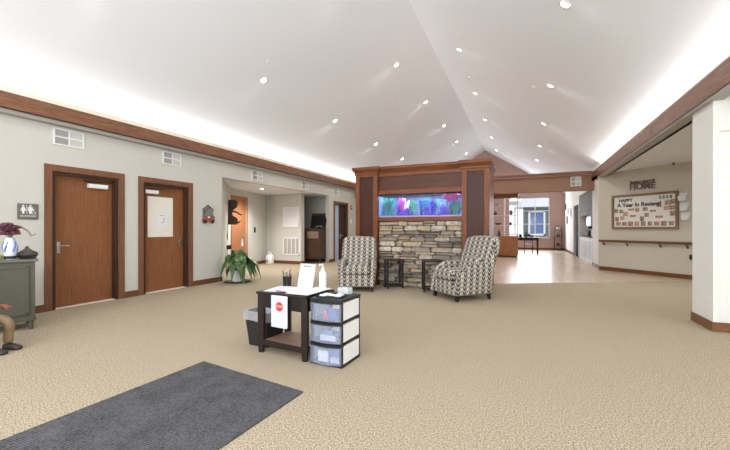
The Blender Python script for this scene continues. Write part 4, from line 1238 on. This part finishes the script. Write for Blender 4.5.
board_text('board_lettering', 'HAPPY', .12, -.46, .32, 'black letters HAPPY at top left of bulletin board', 1.05)
board_text('board_lettering', 'A Year In Review!', .155, -.12, .19, 'black headline A Year In Review across bulletin board', 1.0)
board_text('board_lettering', '2 0 2 0', .11, .55, .345, 'black spaced figures at top right of bulletin board', .95)
ph = [(.40, .16, 'tall photo right of the headline on bulletin board'), (.60, .2, 'photo under the spaced figures, second from right end'), (.72, .22, 'photo at top right end of bulletin board'), (.70, .07, 'photo at right end of bulletin board, second from top'), (.57, .06, 'photo left of the right end, second from top'),
      (-.14, .05, 'photo at middle of bulletin board under headline'), (.06, .06, 'pale photo right of the middle under headline'), (-.3, .06, 'small strip photo under the word Year'), (.25, .0, 'small photo strip right of middle of bulletin board'), (.72, -.08, 'photo at right end of bulletin board, third from top'),
      (-.46, -.06, 'photo at left of bulletin board in middle row'), (.1, -.1, 'reddish photo at middle of bulletin board'), (-.26, -.12, 'wide small photo left of middle in third row'), (.4, -.16, 'wide photo strip right of middle in third row'), (-.02, -.2, 'small photo just above the bottom row at middle'),
      (-.7, -.2, 'photo at left end above the bottom row'), (-.55, -.17, 'photo second from left end above bottom row'), (-.72, .04, 'small photo at left end of bulletin board'), (-.58, .02, 'small photo next to left end of bulletin board')]
for k in range(9): ph.append((-.66 + .168 * k, -.335, 'photo number %s from the left in bottom row of bulletin board' % ['one', 'two', 'three', 'four', 'five', 'six', 'seven', 'eight', 'nine'][k]))
rr = random.Random(21); PC = [(96, 62, 48), (150, 90, 70), (70, 66, 72), (120, 100, 86), (176, 132, 104), (90, 50, 44)]


def photo_mat(i):
    t_ = NT('photo_print_%d' % i); v = t_.coord(); n_ = t_.noise(26, v, 2); a, b = PC[i % 6], PC[(i * 5 + 2) % 6]
    t_.base(t_.ramp(n_, [(.42, lin(a)), (.52, lin((196, 172, 150))), (.58, lin(b))])); t_.b.inputs['Roughness'].default_value = .5
    return t_.m


pms = [photo_mat(i) for i in range(6)]
for k, (x, z, lab) in enumerate(ph):
    w, h = rr.uniform(.06, .076), rr.uniform(.058, .074)
    if 'strip' in lab or 'wide' in lab: h *= .6; w *= 1.3
    t = thing('photo_print', lab, 'photo', tuple(BM @ Vector((x, -.0155 - .0004 * (k % 3), z))), R45, 'photos on the bulletin board')
    MB().box(-w, w, -.002, 0, -h, h).build('print_border', M['paper'], t); MB().box(-w + .008, w - .008, -.003, -.002, -h + .008, h - .008).build('picture', pms[k % 6], t)

# HOME sign
t = thing('home_sign', 'brown cut-out word sign reading HOME above the bulletin board', 'sign', on_diag(1.25, 2.47), R45)
br = wood('sign_wood', (92, 68, 56), (120, 94, 78), 'x')
text('word_home', 'HOME', .24, br, (0, -.012, -.07), t, ext=.01, bold=.006, sx=.98)
text('word_above', 'home sweet', .125, br, (0, -.012, .07), t, ext=.01, bold=.006, sx=1.0)
MB().box(-.31, .31, -.022, -.002, .005, .025).build('joining_bar', br, t)

# three white wall pockets
for k, (s, z, lab) in enumerate(((2.2, 2.04, 'top one of three white wall pockets right of bulletin board'), (2.24, 1.79, 'middle one of three white wall pockets right of bulletin board'), (2.27, 1.55, 'bottom one of three white wall pockets right of bulletin board'))):
    t = thing('wall_pocket', lab, 'wall pocket', on_diag(s, z), R45, 'white wall pockets by the bulletin board')
    MB().prism([(-.08, -.1), (.07, -.1), (.1, .1), (-.1, .1)], -.01, -.001).build('back', M['paper'], t)
    m = MB(); m.prism([(-.07, -.1), (.06, -.1), (.085, .03), (-.085, .03)], -.05, -.042); m.prism([(-.07, -.1), (.06, -.1), (.06, -.09), (-.07, -.09)], -.05, -.01); m.build('front', M['white'], t)

# handrail with brackets
t = thing('handrail', 'dark wood handrail running along beige wall under bulletin board', 'handrail', on_diag(.06, .87), R45)
MB().box(0, 3.6, -.09, -.045, -.02, .045, .012).build('rail', M['base_wood'], t)
for x in (.12, .8, 1.65, 2.25, 3.0):
    m = MB(); m.tube([(x, -.002, -.09), (x, -.05, -.08), (x, -.067, -.02)], .012, 6); m.box(x - .02, x + .02, -.008, -.001, -.12, -.06); m.build('bracket', M['dark_metal'], t)
t = thing('outlet_box', 'small dark valve box low on beige wall behind column', 'valve', on_diag(2.42, .55), R45)
MB().box(-.05, .05, -.06, -.001, -.06, .06, .01).build('box', M['charcoal'], t); MB().cyl((0, -.1, 0), (0, -.06, 0), .03).build('knob', M['charcoal'], t)

# ================================================================== DINING ROOM
t = thing('hutch', 'honey wood divider hutch with open shelves at dining room entrance', 'hutch', (-1.18, 17.55, 0))
hw_ = .9
MB().box(-hw_, hw_, -.25, .25, .06, .88).build('base_cabinet', M['honey'], t)
MB().box(-hw_ + .04, hw_ - .04, -.21, .21, 0, .06).build('toe_kick', M['walnut'], t)
MB().box(-hw_ - .02, hw_ + .02, -.27, .27, .88, .92, .006).build('worktop', M['honey'], t)
for k in range(4):
    x0 = -hw_ + .02 + k * .445
    d = MB().box(x0, x0 + .425, -.268, -.25, .12, .66, .004).build('door', M['honey'], t); MB().box(x0 + .07, x0 + .355, -.275, -.266, .19, .59, .008).build('raised_panel', M['door_wood_light'], d)
    MB().cyl((x0 + .38, -.29, .55), (x0 + .38, -.266, .55), .012).build('knob', M['dark_metal'], d)
    d = MB().box(x0, x0 + .425, -.268, -.25, .69, .85, .004).build('drawer', M['honey'], t); MB().cyl((x0 + .21, -.29, .77), (x0 + .21, -.266, .77), .012).build('knob', M['dark_metal'], d)
pal_ = plain('hutch_pale', (214, 200, 194), .5, vary=.02)
for x in (-hw_ + .02, -.3, .34, hw_ - .02): MB().box(x - .02, x + .02, -.16, .16, .92, 2.62).build('upright', pal_, t)
for z in (1.38, 1.82, 2.22): MB().box(-hw_ + .04, hw_ - .04, -.15, .15, z, z + .022).build('shelf', M['glass'] if z > 2 else pal_, t)
MB().crown(-hw_, hw_, -.2, .2, [(0, 2.58), (.0, 2.7), (.03, 2.74), (.05, 2.8), (.05, 2.84)]).build('crown', M['cherry_x'], t)
for x, z, nm, lab, rgb, pr_ in ((.08, 1.4035, 'bowl', 'dark bowl on lowest hutch shelf', (60, 50, 50), [(.05, 0), (.12, .05), (.14, .09), (.13, .09), (0, .03)]), (.12, .9205, 'vase', 'small blue vase on hutch worktop', (70, 80, 130), [(.04, 0), (.07, .08), (.03, .2), (.04, .24), (0, .24)]),
                        (-.05, 1.8435, 'teapot', 'brown teapot on middle hutch shelf', (84, 58, 52), [(.05, 0), (.1, .05), (.09, .12), (.03, .15), (.02, .18), (0, .18)]), (.6, 1.4035, 'cup', 'dark cup on lowest hutch shelf at right', (50, 48, 56), [(.04, 0), (.055, .12), (.05, .12), (0, .02)]),
                        (.62, 1.8435, 'jar', 'grey jar on middle hutch shelf at right', (110, 110, 116), [(.05, 0), (.07, .1), (.05, .2), (0, .22)]), (.05, 2.2425, 'basket', 'pale basket on top hutch shelf', (180, 164, 150), [(.1, 0), (.14, .13), (.12, .13), (0, .02)])):
    o = MB().lathe(pr_).build(nm, plain('ware_' + nm, rgb, .4), None, True); o.location = (-1.18 + x, 17.55, z); tag(o, lab, nm, 'ware on the hutch')

t = thing('desk', 'dark red-brown writing desk behind the hutch in dining room', 'desk', (.05, 19.55, 0))
MB().box(-.55, .55, -.32, .32, .78, .82, .006).build('tabletop', M['dark_table'], t); MB().box(-.5, .5, -.28, .28, .68, .78).build('apron', M['dark_table'], t)
for sx in (-.5, .5):
    for sy in (-.27, .27): MB().tube([(sx, sy, .78), (sx, sy, 0)], [.04, .028], 4).build('leg', M['dark_table'], t)
t = thing('dining_chair', 'dark wooden chair tucked at the writing desk', 'chair', (.15, 20.1, 0), PI)
MB().box(-.21, .21, -.2, .2, .43, .47, .008).build('seat', M['dark_table'], t)
for sx in (-.18, .18):
    for sy in (-.17, .17): MB().tube([(sx, sy, .43), (sx * 1.05, sy * 1.1, 0)], .018, 6).build('leg', M['dark_table'], t)
m = MB(); m.box(-.2, -.165, .17, .2, .47, .92); m.box(.165, .2, .17, .2, .47, .92); m.box(-.2, .2, .17, .2, .85, .93, .006); m.build('backrest', M['dark_table'], t)
for k in range(3): MB().box(-.1 + .1 * k - .012, -.1 + .1 * k + .012, .178, .192, .47, .86).build('spindle', M['dark_table'], t)
o = MB().lathe([(.05, 0), (.07, .06), (.05, .14), (.03, .16), (0, .16)]).build('ornament', M['charcoal'], None, True); o.location = (-.2, 19.5, .8205); tag(o, 'dark ornament on the writing desk left of its middle', 'ornament')
o = MB().lathe([(.06, 0), (.06, .02), (.015, .03), (.015, .15), (.05, .16), (.04, .24), (0, .24)]).build('desk_lamp', M['charcoal'], None, True); o.location = (.05, 19.6, .8205); tag(o, 'small dark lamp at middle of the writing desk', 'lamp')

t = thing('corner_stand', 'dark metal three-tier corner stand beside dining room window', 'plant stand', (1.72, 23.6, 0))
for z in (.25, .75, 1.15): MB().box(-.2, .2, -.16, .16, z, z + .03, .006).build('shelf', M['dark_metal'], t)
for sx in (-.19, .19):
    for sy in (-.15, .15): MB().cyl((sx, sy, 0), (sx, sy, 1.2), .014, n=8).build('post', M['dark_metal'], t)
MB().tube([(.19 * math.cos(a), 0, 1.18 + .26 * math.sin(a)) for a in [k * PI / 10 for k in range(11)]], .014, 6).build('arch', M['dark_metal'], t)
for z, rgb, lab in ((.2805, (120, 60, 50), 'red-brown pot on lowest tier of corner stand'), (.7805, (70, 70, 80), 'grey pot on middle tier of corner stand'), (1.1805, (210, 206, 200), 'white pot on top tier of corner stand')):
    o = MB().lathe([(.06, 0), (.1, .14), (.09, .14), (0, .1)]).build('pot', plain('stand_pot', rgb, .5), None, True); o.location = (1.72, 23.6, z); tag(o, lab, 'pot', 'pots on the corner stand')

# wall ornaments on far right dining wall
for y, z, r, lab, k in ((23.3, 2.45, .16, 'dark round wall ornament highest and farthest on dining wall', 0), (22.2, 2.15, .2, 'dark leafy wall ornament at middle of dining wall cluster', 1), (22.6, 1.7, .2, 'dark round wall ornament lowest on dining wall', 0), (20.9, 2.05, .22, 'dark leafy wall ornament nearest the dark dining room door', 1)):
    t = thing('wall_ornament', lab, 'wall decoration', (2.1, y, z), -PI / 2, 'dark ornaments on dining wall')
    if k == 0:
        MB().tube([(r * math.cos(a), -.02, r * math.sin(a)) for a in [q * PI / 8 for q in range(17)]], .02, 6).build('ring', M['dark_metal'], t)
        m = MB(); m.cyl((0, -.03, 0), (0, -.005, 0), r * .55); m.build('disc', M['charcoal'], t)
    else:
        for q in range(5):
            a = q * 2 * PI / 5 + .3; MB().pad(-.05, .05, -.03, -.005, .02, r, .012, 5, None, Matrix.Rotation(a, 4, 'Y')).build('petal', M['dark_metal'], t)
        MB().cyl((0, -.04, 0), (0, -.002, 0), .04).build('boss', M['charcoal'], t)

# kitchen niche
t = thing('wall_cabinet', 'grey-olive upper cabinet in the dining room kitchen niche', 'cabinet', (2.42, 16.3, 1.72), -PI / 2)
ol = plain('olive_grey', (98, 92, 82), .7, spec=.2)
MB().box(-1.65, 1.65, -.28, .37, 0, .88).build('body', ol, t)
for k in range(4):
    x0 = -1.64 + k * .825; d = MB().box(x0, x0 + .81, -.3, -.28, .01, .87, .004).build('door', ol, t); MB().cyl((x0 + .74, -.32, .1), (x0 + .74, -.3, .1), .012).build('knob', M['steel'], d)
t = thing('counter', 'white panelled counter with dark top in the kitchen niche', 'counter', (2.42, 16.3, 0), -PI / 2)
MB().box(-1.68, 1.68, -.33, .37, .91, .95, .005).build('worktop', M['charcoal'], t); MB().box(-1.66, 1.66, -.27, .37, .0, .91).build('carcass', M['white'], t)
for k in range(5):
    x0 = -1.62 + k * .65; d = MB().box(x0, x0 + .56, -.292, -.27, .08, .86, .004).build('door', M['white'], t); MB().box(x0 + .06, x0 + .5, -.298, -.291, .15, .79, .004).build('inset_panel', M['grille_light'] if k % 2 else M['paper_blue'], d)
    MB().box(x0 + .565, x0 + .64, -.28, -.27, .06, .88).build('dark_stile', plain('plum_stile', (96, 72, 84), .6), t)
MB().box(1.6, 1.68, -.31, -.27, .0, .91).build('end_post', M['black'], t)
t = thing('microwave', 'black microwave oven hung under the olive upper cabinet', 'microwave', (2.45, 15.6, 1.32), -PI / 2)
MB().box(-.55, .55, -.3, .33, 0, .39, .01).build('body', M['black'], t); MB().box(-.52, .28, -.312, -.3, .04, .35, .005).build('door', plain('oven_glass', (40, 40, 52), .12), t); MB().tube([(.3, -.34, .05), (.3, -.34, .34)], .012).build('handle', M['steel'], t)
t = thing('coffee_maker', 'black coffee maker on the kitchen niche counter', 'coffee maker', (2.4, 16.9, .951), -PI / 2)
m = MB(); m.box(-.14, .14, -.14, .16, 0, .04, .008); m.box(-.14, .14, .04, .16, .04, .42, .008); m.box(-.14, .14, -.14, .16, .3, .44, .01); m.build('body', M['black'], t); MB().lathe([(.06, .041), (.085, .12), (.06, .2), (.05, .22), (0, .22)], 0, -.05).build('carafe', M['charcoal'], t, True)
t = thing('canister', 'white canister standing on the kitchen niche counter front', 'canister', (2.3, 15.6, .951))
MB().lathe([(.09, 0), (.1, .02), (.1, .2), (0, .2)]).build('body', M['white'], t, True); MB().lathe([(.095, .2), (.095, .23), (.03, .25), (.03, .28), (0, .28)]).build('lid', M['white'], t, True)

# ================================================================== OUTSIDE THE WINDOW
o = MB().box(-8, 8, YF + .4, 42, -.25, -.2).build('ground_snow', plain('snow', (236, 238, 242), .9, vary=.02)); o['kind'] = 'structure'
t = thing('neighbour_house', 'dark green-grey house with white framed blue window seen outside', 'house', (.72, 29.5, -.2))
hs = plain('house_siding', (92, 104, 104), .8)
MB().box(-.85, 1.6, 0, 3, 0, 3.0).build('wall', hs, t)
w = MB(); x0, x1, z0, z1, f = -.5, .62, .95, 2.75, .12
for a, b, c, e in ((x0, x1, z1 - f, z1), (x0, x1, z0, z0 + f), (x0, x0 + f, z0, z1), (x1 - f, x1, z0, z1)): w.box(a, b, -.05, 0, c, e)
w = w.build('window', M['white'], t); MB().box(x0 + f, x1 - f, -.02, -.01, z0 + f, z1 - f).build('pane', plain('house_pane', (84, 110, 160), .1), w)
MB().prism([(-1.5, 3.0), (1.9, 3.0), (1.9, 4.9), (.4, 4.9)], -.6, 3.4).build('roof', plain('snowy_roof', (226, 230, 236), .9), t)
t = thing('garden_wall', 'pale siding wall of a porch left of the dark house outside', 'porch', (-1.6, 30, -.2))
MB().box(-2.5, 1.2, 0, .3, 0, 1.1).build('panel', M['white'], t)
for x in (-1.2, -.1, .9): MB().box(x - .07, x + .07, 0, .14, 1.1, 3.2).build('post', M['white'], t)
MB().box(-2.5, 1.2, -.1, .4, 3.2, 3.5).build('fascia', M['grille_shade'], t)
